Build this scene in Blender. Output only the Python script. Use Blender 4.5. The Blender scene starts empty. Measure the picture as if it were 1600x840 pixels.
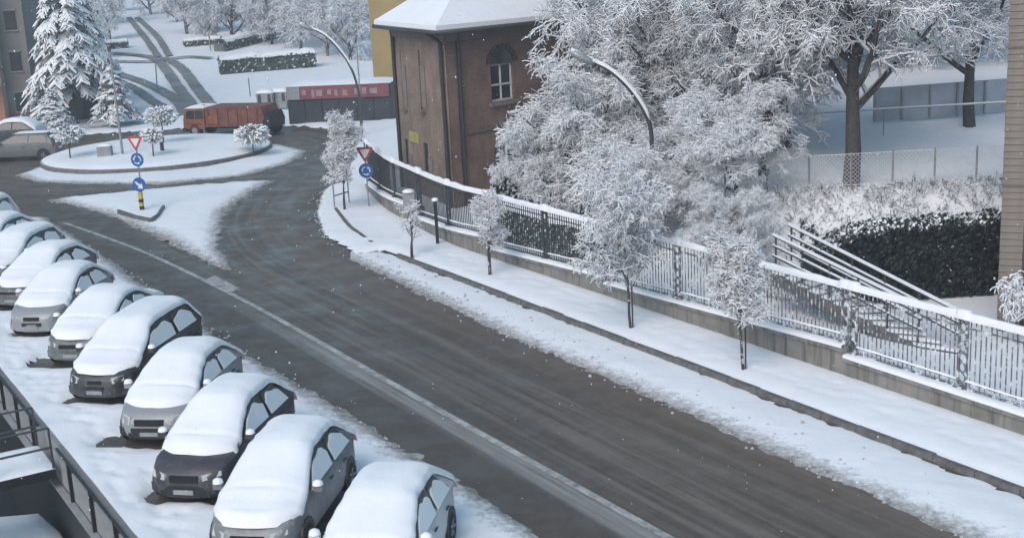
import bpy, bmesh, math, random
import numpy as np
from mathutils import Vector, Matrix

sc = bpy.context.scene
col = sc.collection
R_ = math.radians

# ------------------------------------------------------------------ camera
CAM_H = 10.0
FPX = 2030.0
PITCH = R_(13.8)
ROLL = R_(2.85)
cd = bpy.data.cameras.new('camera')
cam = bpy.data.objects.new('camera', cd)
col.objects.link(cam)
cd.sensor_fit = 'HORIZONTAL'
cd.sensor_width = 36.0
cd.lens = 36.0 * FPX / 1600.0
cd.clip_start = 0.1
cd.clip_end = 2000
sc.camera = cam
_c, _s = math.cos(ROLL), math.sin(ROLL)
_fw = Vector((0, math.cos(PITCH), -math.sin(PITCH)))
_up0 = Vector((0, math.sin(PITCH), math.cos(PITCH)))
_rt0 = Vector((1, 0, 0))
_rt = _rt0 * _c - _up0 * _s
_up = _rt0 * _s + _up0 * _c
m = Matrix.Identity(4)
for i in range(3):
    m[i][0] = _rt[i]; m[i][1] = _up[i]; m[i][2] = -_fw[i]
m[0][3], m[1][3], m[2][3] = 0, 0, CAM_H
cam.matrix_world = m

# ------------------------------------------------------------------ sky, sun, exposure
SUN_EL, SUN_AZ = R_(42), R_(208)
w = bpy.data.worlds.new('World')
sc.world = w
w.use_nodes = True
nt = w.node_tree
bg = nt.nodes['Background']
sky = nt.nodes.new('ShaderNodeTexSky')
sky.sky_type = 'NISHITA'
sky.sun_disc = False
sky.sun_elevation = SUN_EL
sky.sun_rotation = SUN_AZ
sky.air_density = 1.0
sky.dust_density = 2.0
hs = nt.nodes.new('ShaderNodeHueSaturation')      # a cloudy sky is greyer than a clear one
hs.inputs['Saturation'].default_value = 1.25
hs.inputs['Hue'].default_value = 0.470
nt.links.new(sky.outputs[0], hs.inputs['Color'])
nt.links.new(hs.outputs[0], bg.inputs[0])
bg.inputs[1].default_value = 0.12
sl = bpy.data.lights.new('sun', 'SUN')
sl.energy = 1.1
sl.angle = R_(40)
sl.color = (1.0, 0.985, 0.965)
sun = bpy.data.objects.new('sun', sl)
col.objects.link(sun)
# direction towards the sun: azimuth measured like the sky's rotation
sd = Vector((math.sin(SUN_AZ) * math.cos(SUN_EL), math.cos(SUN_AZ) * math.cos(SUN_EL), math.sin(SUN_EL)))
sun.rotation_euler = sd.to_track_quat('Z', 'Y').to_euler()
sc.view_settings.view_transform = 'Standard'
sc.view_settings.look = 'None'
sc.view_settings.exposure = 0.60
sc.view_settings.gamma = 1.0
sc.cycles.max_bounces = 8
sc.cycles.diffuse_bounces = 5
sc.cycles.volume_bounces = 0

# ------------------------------------------------------------------ places
# street frame: s runs up the street, n runs across it towards the low wall
AX = np.array([-0.5144541, 0.85751792])
NX = np.array([0.85751792, 0.5144541])
def P(s, n, z=0.0):
    return Vector((AX[0] * s + NX[0] * n, AX[1] * s + NX[1] * n, z))
def SN(x, y):
    return (x * AX[0] + y * AX[1], x * NX[0] + y * NX[1])
def ray(px, py):
    return (_rt * ((px - 800) / FPX) - _up * ((py - 420) / FPX) + _fw)
def at(px, py, z=0.0):          # point of the level plane z seen in that direction
    d = ray(px, py)
    t = (z - CAM_H) / d.z
    return Vector((0, 0, CAM_H)) + d * t
def atY(px, py, Y):             # point at distance Y
    d = ray(px, py)
    return Vector((0, 0, CAM_H)) + d * (Y / d.y)
def sstep(a, b, x):
    t = np.clip((np.asarray(x, float) - a) / (b - a), 0, 1)
    return t * t * (3 - 2 * t)

_rs = np.random.RandomState(4)
_NW = [(_rs.uniform(-1, 1, 2), _rs.uniform(0, 6.28), 1.0) for _ in range(14)]
def wob(x, y, sc_=1.0, seed=0):
    x = np.asarray(x, float) / sc_ + seed * 7.3
    y = np.asarray(y, float) / sc_ - seed * 3.1
    r = 0
    for i, (k, ph, a) in enumerate(_NW):
        f = 1.0 + 0.55 * (i % 5)
        r = r + np.sin((k[0] * x + k[1] * y) * f * 2.2 + ph + seed) / f
    return r / 4.0

def T(x, y):
    """height of the land"""
    x = np.asarray(x, float); y = np.asarray(y, float)
    s = x * AX[0] + y * AX[1]; n = x * NX[0] + y * NX[1]
    r = np.clip(y - 86, 0, None)
    z = 0.055 * r * r / (r + 25) + 0.5 * wob(x, y, 30, 1) * sstep(95, 140, y)
    # lower yard on the camera side of the parking place
    z = z - 4.2 * (n < 5.28) * (1 - sstep(60, 75, s))
    # garden behind the low wall
    g = sstep(21.25, 21.8, n - 2.6 * sstep(40, 52, s)) * (1 - sstep(52, 58, s))
    z = z + 0.25 * g * (1 - sstep(6, 8, x))
    # bank and snow field at the right
    b = sstep(3.4, 8.2, x) * (1 - sstep(70, 90, y))
    z = z + b * (2.5 * sstep(35.6, 38.8, y) + 0.11 * np.clip(y - 39, 0, 16)) + b * sstep(36, 39, y) * 0.08 * wob(x, y, 1.5, 3)
    return z
def hit(px, py):
    d = ray(px, py); o = Vector((0, 0, CAM_H))
    t = 5.0
    while t < 700:
        p = o + d * t
        if p.z < float(T(p.x, p.y)):
            lo, hi = t - 0.6, t
            for _ in range(20):
                mm = (lo + hi) / 2; q = o + d * mm
                if q.z < float(T(q.x, q.y)): hi = mm
                else: lo = mm
            return o + d * hi
        t += 0.5
    return o + d * 700
def ground(x, y, up=0.0):
    return Vector((x, y, float(T(x, y)) + up))

# ------------------------------------------------------------------ materials
def new_mat(name):
    M = bpy.data.materials.new(name); M.use_nodes = True
    t = M.node_tree
    return M, t, t.nodes['Principled BSDF']
def N(t, typ, **kw):
    n = t.nodes.new(typ)
    for k, v in kw.items():
        if k in n.inputs: n.inputs[k].default_value = v
        else: setattr(n, k, v)
    return n
def ramp(t, fac, stops):
    r = t.nodes.new('ShaderNodeValToRGB')
    e = r.color_ramp.elements
    while len(e) < len(stops): e.new(0.5)
    for i, (p, c) in enumerate(stops):
        e[i].position = p
        e[i].color = (c[0], c[1], c[2], 1) if not isinstance(c, (int, float)) else (c, c, c, 1)
    t.links.new(fac, r.inputs[0])
    return r.outputs[0]
def mix(t, f, a, b, mode='MIX'):
    x = t.nodes.new('ShaderNodeMix'); x.data_type = 'RGBA'; x.blend_type = mode
    for sock, v in ((x.inputs[0], f), (x.inputs[6], a), (x.inputs[7], b)):
        if hasattr(v, 'is_linked'): t.links.new(v, sock)
        elif isinstance(v, (int, float)): sock.default_value = v
        else: sock.default_value = (v[0], v[1], v[2], 1)
    return x.outputs[2]
def mth(t, op, a, b=0.0, c=None):
    x = t.nodes.new('ShaderNodeMath'); x.operation = op
    for i, v in enumerate((a, b, c)):
        if v is None: continue
        if hasattr(v, 'is_linked'): t.links.new(v, x.inputs[i])
        else: x.inputs[i].default_value = v
    return x.outputs[0]
def noise(t, scale, detail=3, rough=0.55, vec=None, dist=0.0):
    n = N(t, 'ShaderNodeTexNoise', Scale=scale, Detail=detail, Roughness=rough, Distortion=dist)
    if vec is not None: t.links.new(vec, n.inputs['Vector'])
    return n.outputs[0]
def objco(t, scale=(1, 1, 1)):
    c = t.nodes.new('ShaderNodeTexCoord'); mp = t.nodes.new('ShaderNodeMapping')
    mp.inputs['Scale'].default_value = scale
    t.links.new(c.outputs['Object'], mp.inputs['Vector'])
    return mp.outputs[0]
def geoco(t, scale=(1, 1, 1)):
    c = t.nodes.new('ShaderNodeNewGeometry'); mp = t.nodes.new('ShaderNodeMapping')
    mp.inputs['Scale'].default_value = scale
    t.links.new(c.outputs['Position'], mp.inputs['Vector'])
    return mp.outputs[0]
def bump(t, b, h, strength, dist=0.02):
    n = t.nodes.new('ShaderNodeBump'); n.inputs['Strength'].default_value = strength
    n.inputs['Distance'].default_value = dist
    t.links.new(h, n.inputs['Height']); t.links.new(n.outputs[0], b.inputs['Normal'])
def window(t, x, a, b, soft):       # 1 between a and b
    u = N(t, 'ShaderNodeMapRange', interpolation_type='SMOOTHSTEP')
    u.inputs[1].default_value = a - soft; u.inputs[2].default_value = a + soft
    v = N(t, 'ShaderNodeMapRange', interpolation_type='SMOOTHSTEP')
    v.inputs[1].default_value = b - soft; v.inputs[2].default_value = b + soft
    t.links.new(x, u.inputs[0]); t.links.new(x, v.inputs[0])
    return mth(t, 'SUBTRACT', u.outputs[0], v.outputs[0])

SNOW = (0.86, 0.875, 0.90)
def plain(name, c, rough=0.6, var=0.25, scale=6, metallic=0.0, bmp=0.0, dust=0.0, dscale=9):
    M, t, b = new_mat(name)
    n = noise(t, scale, 4, vec=objco(t))
    d = tuple(x * (1 - var) for x in c); u = tuple(min(1, x * (1 + var)) for x in c)
    o = ramp(t, n, [(0.3, d), (0.7, u)])
    if dust > 0:
        m2 = ramp(t, noise(t, dscale, 5, 0.7, vec=geoco(t)), [(max(0, 0.62 - dust * 0.35), 0), (0.70 - dust * 0.25, 1)])
        o = mix(t, m2, o, (0.78, 0.8, 0.83))
    t.links.new(o, b.inputs['Base Color'])
    b.inputs['Roughness'].default_value = rough; b.inputs['Metallic'].default_value = metallic
    if bmp: bump(t, b, noise(t, scale * 4, 5, vec=objco(t)), bmp)
    return M

def snow_mat(name, dirt=0.0, bscale=2.2, bstr=0.35, marks=0.0):
    M, t, b = new_mat(name)
    g = geoco(t)
    n1 = noise(t, 0.7, 5, 0.6, g)
    o = ramp(t, n1, [(0.3, tuple(x * 0.95 for x in SNOW)), (0.7, SNOW)])
    if dirt > 0:
        a = t.nodes.new('ShaderNodeAttribute'); a.attribute_name = 'edge'
        k = mth(t, 'ADD', mth(t, 'MULTIPLY', noise(t, 4.5, 8, 0.85, g), 1.9), -1.02)
        f = mth(t, 'SUBTRACT', 1.0, mth(t, 'DIVIDE', a.outputs['Fac'], 1.1))
        f = mth(t, 'ADD', f, k)
        fr = ramp(t, f, [(0.38, 0), (0.62, 0.45), (0.95, 1)])
        o = mix(t, mth(t, 'MULTIPLY', fr, dirt), o, (0.20, 0.178, 0.158))
        sp = ramp(t, noise(t, 9, 3, 0.6, g), [(0.69, 0), (0.76, 1)])
        near = ramp(t, mth(t, 'MULTIPLY', a.outputs['Fac'], 0.5), [(0.3, 1), (1.0, 0.15)])
        o = mix(t, mth(t, 'MULTIPLY', mth(t, 'MULTIPLY', sp, near), 0.5), o, (0.33, 0.32, 0.31))
    if marks > 0:
        sp = ramp(t, noise(t, 5, 3, 0.6, g), [(0.66, 0), (0.74, 1)])
        o = mix(t, mth(t, 'MULTIPLY', sp, marks), o, (0.4, 0.38, 0.36))
    t.links.new(o, b.inputs['Base Color'])
    b.inputs['Roughness'].default_value = 0.75
    b.inputs['Specular IOR Level'].default_value = 0.25
    h = mth(t, 'ADD', noise(t, bscale, 5, 0.6, g), mth(t, 'MULTIPLY', noise(t, bscale * 14, 3, 0.6, g), 0.12))
    bump(t, b, h, bstr, 0.08)
    return M

M = {}
M['snow'] = snow_mat('snow')
M['snow_edge'] = snow_mat('snow_edge', dirt=0.95)
M['snow_path'] = snow_mat('snow_path', bscale=1.6, bstr=0.3, marks=0.06)
M['snow_leaf'] = snow_mat('snow_leaf', bscale=6, bstr=0.8, marks=0.35)
M['snow_car'] = snow_mat('snow_car', bscale=3, bstr=0.25)
M['twig_snow'] = plain('twig_snow', (0.86, 0.875, 0.90), 0.8, 0.04, 3)
M['bark'] = plain('bark', (0.075, 0.068, 0.066), 0.9, 0.4, 8, bmp=0.6)
M['bark_snowy'] = plain('bark_snowy', (0.055, 0.05, 0.05), 0.9, 0.4, 8, bmp=0.6, dust=0.22, dscale=5)
M['twig'] = plain('twig', (0.47, 0.48, 0.505), 0.9, 0.45, 8)
M['needle'] = plain('needle', (0.035, 0.055, 0.045), 0.9, 0.4, 4)
M['leaf_dark'] = plain('leaf_dark', (0.022, 0.03, 0.03), 0.7, 0.5, 3)
M['leaf_grey'] = plain('leaf_grey', (0.10, 0.125, 0.105), 0.8, 0.4, 3)
M['kerb'] = plain('kerb', (0.13, 0.125, 0.12), 0.8, 0.35, 5, bmp=0.3)
M['iron'] = plain('iron', (0.05, 0.053, 0.058), 0.55, 0.3, 6)
M['iron_snowy'] = plain('iron_snowy', (0.12, 0.128, 0.14), 0.6, 0.3, 6, dust=0.36, dscale=6)
M['galv'] = plain('galv', (0.30, 0.31, 0.33), 0.5, 0.2, 6, metallic=0.4)
M['slush'] = plain('slush', (0.40, 0.39, 0.385), 0.8, 0.3, 3.0)
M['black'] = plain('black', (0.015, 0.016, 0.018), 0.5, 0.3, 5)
M['rubber'] = plain('rubber', (0.02, 0.02, 0.021), 0.85, 0.3, 9)
M['red'] = plain('red', (0.42, 0.06, 0.06), 0.5, 0.1, 5)
M['white'] = plain('white', (0.72, 0.72, 0.72), 0.5, 0.06, 5)
M['blue'] = plain('blue', (0.02, 0.11, 0.36), 0.45, 0.1, 5)
M['yellow'] = plain('yellow', (0.55, 0.42, 0.08), 0.5, 0.15, 5)
M['lamp_glass'] = plain('lamp_glass', (0.5, 0.52, 0.52), 0.3, 0.1, 5)
M['orange'] = plain('orange', (0.23, 0.075, 0.035), 0.55, 0.3, 2.5, bmp=0.15)
M['rust'] = plain('rust', (0.165, 0.055, 0.036), 0.6, 0.4, 2.0, bmp=0.15)
M['ochre'] = plain('ochre', (0.36, 0.27, 0.12), 0.85, 0.12, 0.6)
M['beige_wall'] = plain('beige_wall', (0.40, 0.34, 0.31), 0.85, 0.15, 0.5)
M['grey_wall'] = plain('grey_wall', (0.20, 0.195, 0.19), 0.85, 0.2, 0.5)
M['terracotta'] = plain('terracotta', (0.33, 0.16, 0.10), 0.85, 0.15, 0.5)
M['banner'] = plain('banner', (0.19, 0.065, 0.075), 0.7, 0.2, 1.2)
M['banner_pale'] = plain('banner_pale', (0.33, 0.21, 0.225), 0.7, 0.2, 2)
M['panel_dark'] = plain('panel_dark', (0.035, 0.04, 0.052), 0.6, 0.25, 1.2)
M['hoarding'] = plain('hoarding', (0.36, 0.40, 0.46), 0.7, 0.25, 0.8)
M['plate_grey'] = plain('plate_grey', (0.27, 0.28, 0.29), 0.7, 0.15, 3, bmp=0.2)
M['stone'] = plain('stone', (0.215, 0.185, 0.16), 0.85, 0.2, 2.5, bmp=0.3)
M['shutter'] = plain('shutter', (0.20, 0.17, 0.155), 0.85, 0.2, 2.5)
M['stone_dark'] = plain('stone_dark', (0.16, 0.125, 0.11), 0.85, 0.2, 2.5, bmp=0.3)
M['brown_pipe'] = plain('brown_pipe', (0.075, 0.045, 0.04), 0.5, 0.2, 4)
M['pipe'] = plain('pipe', (0.035, 0.032, 0.032), 0.5, 0.2, 4)
M['gutter'] = plain('gutter', (0.04, 0.05, 0.05), 0.5, 0.2, 4)
M['frame_white'] = plain('frame_white', (0.55, 0.56, 0.57), 0.6, 0.1, 4)
M['green_sign'] = plain('green_sign', (0.03, 0.22, 0.09), 0.5, 0.1, 4)
M['wire'] = plain('wire', (0.62, 0.64, 0.66), 0.7, 0.15, 4)
def worn_line():
    W_, t, b = new_mat('worn_line')
    f = ramp(t, noise(t, 2.2, 7, 0.75, geoco(t)), [(0.36, 0), (0.6, 1)])
    o = mix(t, f, (0.15, 0.145, 0.14), (0.48, 0.475, 0.465))
    t.links.new(o, b.inputs['Base Color']); b.inputs['Roughness'].default_value = 0.6
    return W_
M['marking'] = worn_line()

def glass(name, c=(0.02, 0.025, 0.03)):
    G, t, b = new_mat(name)
    n = noise(t, 1.5, 2, vec=geoco(t))
    t.links.new(ramp(t, n, [(0.3, c), (0.7, tuple(x * 1.8 for x in c))]), b.inputs['Base Color'])
    b.inputs['Roughness'].default_value = 0.12
    return G
M['glass'] = glass('glass')

def concrete():
    C, t, b = new_mat('stained_concrete')
    o = ramp(t, noise(t, 1.6, 5, 0.6, geoco(t)), [(0.3, (0.165, 0.155, 0.14)), (0.7, (0.27, 0.255, 0.235))])
    st = ramp(t, noise(t, 1.0, 4, 0.6, geoco(t, (5, 5, 0.35))), [(0.5, 0), (0.68, 1)])
    o = mix(t, mth(t, 'MULTIPLY', st, 0.75), o, (0.06, 0.063, 0.05))
    st2 = ramp(t, noise(t, 1.0, 4, 0.6, geoco(t, (3, 3, 0.25))), [(0.58, 0), (0.72, 1)])
    o = mix(t, mth(t, 'MULTIPLY', st2, 0.5), o, (0.40, 0.38, 0.35))
    t.links.new(o, b.inputs['Base Color']); b.inputs['Roughness'].default_value = 0.9
    bump(t, b, noise(t, 20, 5, vec=geoco(t)), 0.4, 0.01)
    return C
M['concrete'] = concrete()

def brick(name, c1, c2, mo):
    B, t, b = new_mat(name)
    uv = t.nodes.new('ShaderNodeUVMap'); uv.uv_map = 'UVMap'
    br = N(t, 'ShaderNodeTexBrick', Scale=1.0)
    br.inputs['Brick Width'].default_value = 0.26; br.inputs['Row Height'].default_value = 0.075
    br.inputs['Mortar Size'].default_value = 0.01
    br.inputs['Color1'].default_value = (*c1, 1); br.inputs['Color2'].default_value = (*c2, 1)
    br.inputs['Mortar'].default_value = (*mo, 1)
    t.links.new(uv.outputs[0], br.inputs['Vector'])
    v = ramp(t, noise(t, 0.8, 5, 0.65, geoco(t)), [(0.3, 0.6), (0.7, 1.3)])
    o = mix(t, 1.0, br.outputs[0], v, 'MULTIPLY')
    o = mix(t, mth(t, 'MULTIPLY', ramp(t, noise(t, 1.0, 4, 0.6, geoco(t, (3, 3, 0.3))), [(0.52, 0), (0.7, 1)]), 0.55), o, (0.10, 0.095, 0.08))
    sp = ramp(t, noise(t, 4.5, 3, 0.6, geoco(t)), [(0.70, 0), (0.76, 1)])
    o = mix(t, mth(t, 'MULTIPLY', sp, 0.3), o, (0.45, 0.4, 0.38))
    t.links.new(o, b.inputs['Base Color']); b.inputs['Roughness'].default_value = 0.9
    bump(t, b, br.outputs['Fac'], -0.3, 0.01)
    return B
M['brick_red'] = brick('brick_red', (0.195, 0.112, 0.086), (0.245, 0.145, 0.11), (0.22, 0.18, 0.155))
M['brick_grey'] = brick('brick_grey', (0.22, 0.155, 0.12), (0.27, 0.19, 0.15), (0.225, 0.19, 0.165))

def asphalt():
    Am, t, b = new_mat('wet_asphalt')
    uv = t.nodes.new('ShaderNodeUVMap'); uv.uv_map = 'UVMap'
    sx = t.nodes.new('ShaderNodeSeparateXYZ'); t.links.new(uv.outputs[0], sx.inputs[0])
    S, Nn = sx.outputs[0], sx.outputs[1]
    at_ = t.nodes.new('ShaderNodeAttribute'); at_.attribute_name = 'track'
    tr = at_.outputs['Fac']
    cb = t.nodes.new('ShaderNodeCombineXYZ')
    t.links.new(mth(t, 'MULTIPLY', S, 0.06), cb.inputs[0]); t.links.new(mth(t, 'MULTIPLY', tr, 2.4), cb.inputs[1])
    st = noise(t, 1.0, 5, 0.62, cb.outputs[0])
    cb2 = t.nodes.new('ShaderNodeCombineXYZ')
    t.links.new(mth(t, 'MULTIPLY', S, 0.22), cb2.inputs[0]); t.links.new(mth(t, 'MULTIPLY', tr, 7.5), cb2.inputs[1])
    st2 = noise(t, 1.0, 4, 0.6, cb2.outputs[0])
    base = ramp(t, noise(t, 3.0, 6, 0.7, geoco(t)), [(0.3, (0.070, 0.056, 0.045)), (0.7, (0.108, 0.088, 0.071))])
    # packed slush left in lines by the wheels
    f = ramp(t, mth(t, 'ADD', mth(t, 'MULTIPLY', st, 0.65), mth(t, 'MULTIPLY', st2, 0.35)), [(0.44, 0), (0.70, 1)])
    lanes = window(t, tr, 1.2, 6.0, 0.5)
    o = mix(t, mth(t, 'MULTIPLY', mth(t, 'MULTIPLY', f, lanes), 0.62), base, (0.275, 0.238, 0.205))
    # brown slush close to the snow bank
    br = mth(t, 'MULTIPLY', window(t, mth(t, 'ADD', tr, mth(t, 'MULTIPLY', noise(t, 1.3, 4, 0.6, geoco(t)), 1.2)), 1.6, 3.6, 0.7), 0.5)
    o = mix(t, br, o, (0.14, 0.105, 0.082))
    # slush along the white line
    k = window(t, mth(t, 'ADD', Nn, mth(t, 'MULTIPLY', mth(t, 'SUBTRACT', st, 0.5), 0.7)), 12.15, 12.72, 0.16)
    k = mth(t, 'MULTIPLY', k, window(t, S, -50, 34, 7))
    o = mix(t, mth(t, 'MULTIPLY', k, ramp(t, st2, [(0.3, 0.2), (0.65, 0.75)])), o, (0.36, 0.35, 0.34))
    gr = ramp(t, noise(t, 38, 3, 0.7, geoco(t)), [(0.3, 0.8), (0.7, 1.25)])
    o = mix(t, 1.0, o, gr, 'MULTIPLY')
    sp = ramp(t, noise(t, 7, 5, 0.75, geoco(t)), [(0.66, 0), (0.74, 1)])
    o = mix(t, mth(t, 'MULTIPLY', sp, mth(t, 'MULTIPLY', window(t, tr, 0.5, 7.0, 0.6), 0.35)), o, (0.30, 0.285, 0.27))
    t.links.new(o, b.inputs['Base Color'])
    rg = ramp(t, noise(t, 0.8, 4, 0.6, geoco(t)), [(0.35, 0.30), (0.7, 0.72)])
    t.links.new(rg, b.inputs['Roughness'])
    b.inputs['Specular IOR Level'].default_value = 0.35
    bump(t, b, noise(t, 30, 4, 0.7, geoco(t)), 0.35, 0.01)
    return Am
M['asphalt'] = asphalt()
def far_track():
    F, t, b = new_mat('packed_track')
    o = ramp(t, noise(t, 0.6, 5, 0.65, geoco(t)), [(0.35, (0.11, 0.112, 0.11)), (0.7, (0.30, 0.305, 0.305))])
    t.links.new(o, b.inputs['Base Color']); b.inputs['Roughness'].default_value = 0.7
    return F
M['track'] = far_track()
def paint(name, c, dust=0.35, metallic=0.2):
    """car paint under a film of frozen slush"""
    Q, t, b = new_mat('paint_' + name)
    g = geoco(t)
    f = ramp(t, noise(t, 2.4, 6, 0.62, g), [(0.35, 0), (0.75, 1)])
    f2 = ramp(t, noise(t, 11, 4, 0.6, g), [(0.56, 0), (0.70, 1)])
    o = mix(t, mth(t, 'MULTIPLY', f, dust), c, (0.36, 0.37, 0.385))
    o = mix(t, mth(t, 'MULTIPLY', f2, dust * 0.55), o, (0.62, 0.635, 0.65))
    t.links.new(o, b.inputs['Base Color']); b.inputs['Roughness'].default_value = 0.45; b.inputs['Metallic'].default_value = metallic * 0.5
    return Q

# ------------------------------------------------------------------ mesh helpers
class MB:
    def __init__(self): self.v = []; self.f = []; self.mi = []
    def add(self, vs, fs, mi=0):
        o = len(self.v); self.v += [tuple(p) for p in vs]
        self.f += [tuple(i + o for i in f) for f in fs]; self.mi += [mi] * len(fs)
    def box(self, c, s, mi=0, rz=0.0, Mx=None):
        hx, hy, hz = s[0] / 2, s[1] / 2, s[2] / 2
        pts = [Vector((x, y, z)) for x in (-hx, hx) for y in (-hy, hy) for z in (-hz, hz)]
        if rz:
            r = Matrix.Rotation(rz, 3, 'Z'); pts = [r @ p for p in pts]
        if Mx is not None: pts = [Mx @ p for p in pts]
        c = Vector(c)
        self.add([p + c for p in pts], [(0, 1, 3, 2), (4, 6, 7, 5), (0, 4, 5, 1), (2, 3, 7, 6), (0, 2, 6, 4), (1, 5, 7, 3)], mi)
    def bar(self, a, b, wd, ht, mi=0):      # box from a to b
        a, b = Vector(a), Vector(b); d = (b - a)
        L = d.length; d.normalize()
        sx = d.cross(Vector((0, 0, 1)))
        if sx.length < 1e-3: sx = Vector((1, 0, 0))
        sx.normalize(); uz = sx.cross(d)
        Mx = Matrix((sx, d, uz)).transposed()
        self.box((a + b) / 2, (wd, L, ht), mi, Mx=Mx)
    def tube(self, pts, r, sides=8, mi=0, cap=True):
        pts = [Vector(p) for p in pts]
        if isinstance(r, (int, float)): r = [r] * len(pts)
        o = len(self.v); n = len(pts)
        for i, p in enumerate(pts):
            d = (pts[min(i + 1, n - 1)] - pts[max(i - 1, 0)]).normalized()
            a = d.cross(Vector((0.31, 0.95, 0.02)))
            if a.length < 0.05: a = d.cross(Vector((1, 0, 0)))
            a.normalize(); b = d.cross(a)
            for k in range(sides):
                th = 2 * math.pi * k / sides
                self.v.append(tuple(p + (a * math.cos(th) + b * math.sin(th)) * r[i]))
        for i in range(n - 1):
            for k in range(sides):
                k2 = (k + 1) % sides
                self.f.append((o + i * sides + k, o + i * sides + k2, o + (i + 1) * sides + k2, o + (i + 1) * sides + k)); self.mi.append(mi)
        if cap:
            self.f.append(tuple(o + k for k in reversed(range(sides)))); self.mi.append(mi)
            self.f.append(tuple(o + (n - 1) * sides + k for k in range(sides))); self.mi.append(mi)
    def prism(self, poly, d, mi=0):         # polygon (3D points) extruded by vector d
        n = len(poly); d = Vector(d); a = [Vector(p) for p in poly]
        self.add(a + [p + d for p in a], [tuple(reversed(range(n))), tuple(range(n, 2 * n))] +
                 [(i, (i + 1) % n, n + (i + 1) % n, n + i) for i in range(n)], mi)
    def grid(self, pts, nu, nv, mi=0):
        self.add(pts, [(i * nv + j, (i + 1) * nv + j, (i + 1) * nv + j + 1, i * nv + j + 1) for i in range(nu - 1) for j in range(nv - 1)], mi)
    def lathe(self, c, prof, sides=16, mi=0):
        o = len(self.v); n = len(prof); c = Vector(c)
        for (r, z) in prof:
            for k in range(sides):
                th = 2 * math.pi * k / sides
                self.v.append((c.x + r * math.cos(th), c.y + r * math.sin(th), c.z + z))
        for i in range(n - 1):
            for k in range(sides):
                k2 = (k + 1) % sides
                self.f.append((o + i * sides + k, o + i * sides + k2, o + (i + 1) * sides + k2, o + (i + 1) * sides + k)); self.mi.append(mi)
    def build(self, name, mats, parent=None, smooth=False, sharp=None, loc=None, fix=True):
        me = bpy.data.meshes.new(name)
        me.from_pydata(self.v, [], self.f)
        if not isinstance(mats, (list, tuple)): mats = [mats]
        for k in mats: me.materials.append(M[k] if isinstance(k, str) else k)
        if len(mats) > 1: me.polygons.foreach_set('material_index', self.mi)
        if fix:
            bm = bmesh.new(); bm.from_mesh(me); bmesh.ops.recalc_face_normals(bm, faces=bm.faces[:]); bm.to_mesh(me); bm.free()
        if smooth:
            me.polygons.foreach_set('use_smooth', [True] * len(me.polygons))
            if sharp: me.set_sharp_from_angle(angle=R_(sharp))
        me.update()
        return put(name, me, parent, loc)
def put(name, me, parent=None, loc=None):
    o = bpy.data.objects.new(name, me); col.objects.link(o)
    if parent is not None: o.parent = parent
    if loc is not None: o.location = loc
    return o
def np_mesh(name, V, F, mats, mi=None, smooth=False):
    me = bpy.data.meshes.new(name)
    V = np.asarray(V, np.float32); F = np.asarray(F, np.int32)
    k = F.shape[1]
    me.vertices.add(len(V)); me.vertices.foreach_set('co', V.ravel())
    me.loops.add(F.size); me.loops.foreach_set('vertex_index', F.ravel())
    me.polygons.add(len(F)); me.polygons.foreach_set('loop_start', np.arange(0, F.size, k, dtype=np.int32))
    me.polygons.foreach_set('loop_total', np.full(len(F), k, np.int32))
    for q in (mats if isinstance(mats, (list, tuple)) else [mats]): me.materials.append(M[q])
    if mi is not None: me.polygons.foreach_set('material_index', np.asarray(mi, np.int32))
    if smooth: me.polygons.foreach_set('use_smooth', np.ones(len(F), bool))
    me.update(calc_edges=True); me.validate()
    return me
def thing(name, label, cat, loc=(0, 0, 0), rz=0.0, group=None):
    o = bpy.data.objects.new(name, None); col.objects.link(o)
    o.empty_display_size = 0.3
    o.location = loc; o.rotation_euler = (0, 0, rz)
    return tag(o, label, cat, group)
def tag(o, label=None, cat=None, group=None, kind=None):
    if label: o['label'] = label
    if cat: o['category'] = cat
    if group: o['group'] = group
    if kind: o['kind'] = kind
    return o
def struct(o): o['kind'] = 'structure'; return o
def copy_tree(o, parent=None):
    c = o.copy(); col.objects.link(c)
    if parent is not None: c.parent = parent
    for ch in list(o.children): copy_tree(ch, c)
    return c

# polyline helpers (numpy, in street coordinates)
def seg_dist(px, py, line):
    best = np.full(np.shape(px), 1e9)
    for (ax, ay), (bx, by) in zip(line[:-1], line[1:]):
        dx, dy = bx - ax, by - ay; L2 = dx * dx + dy * dy
        t = np.clip(((px - ax) * dx + (py - ay) * dy) / L2, 0, 1)
        best = np.minimum(best, np.hypot(px - ax - t * dx, py - ay - t * dy))
    return best
def inside(px, py, poly):
    r = np.zeros(np.shape(px), bool); n = len(poly)
    for i in range(n):
        x1, y1 = poly[i]; x2, y2 = poly[(i + 1) % n]
        if y1 == y2: continue
        c = ((y1 > py) != (y2 > py)) & (px < (x2 - x1) * (py - y1) / (y2 - y1) + x1)
        r ^= c
    return r
def spline(pts, k=6):
    out = []
    n = len(pts)
    for i in range(n - 1):
        p0, p1, p2, p3 = (np.array(pts[max(0, min(n - 1, j))], float) for j in (i - 1, i, i + 1, i + 2))
        for q in range(k):
            t = q / k
            out.append(tuple(0.5 * ((2 * p1) + (-p0 + p2) * t + (2 * p0 - 5 * p1 + 4 * p2 - p3) * t * t + (-p0 + 3 * p1 - 3 * p2 + p3) * t ** 3)))
    out.append(tuple(pts[-1]))
    return out

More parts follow.
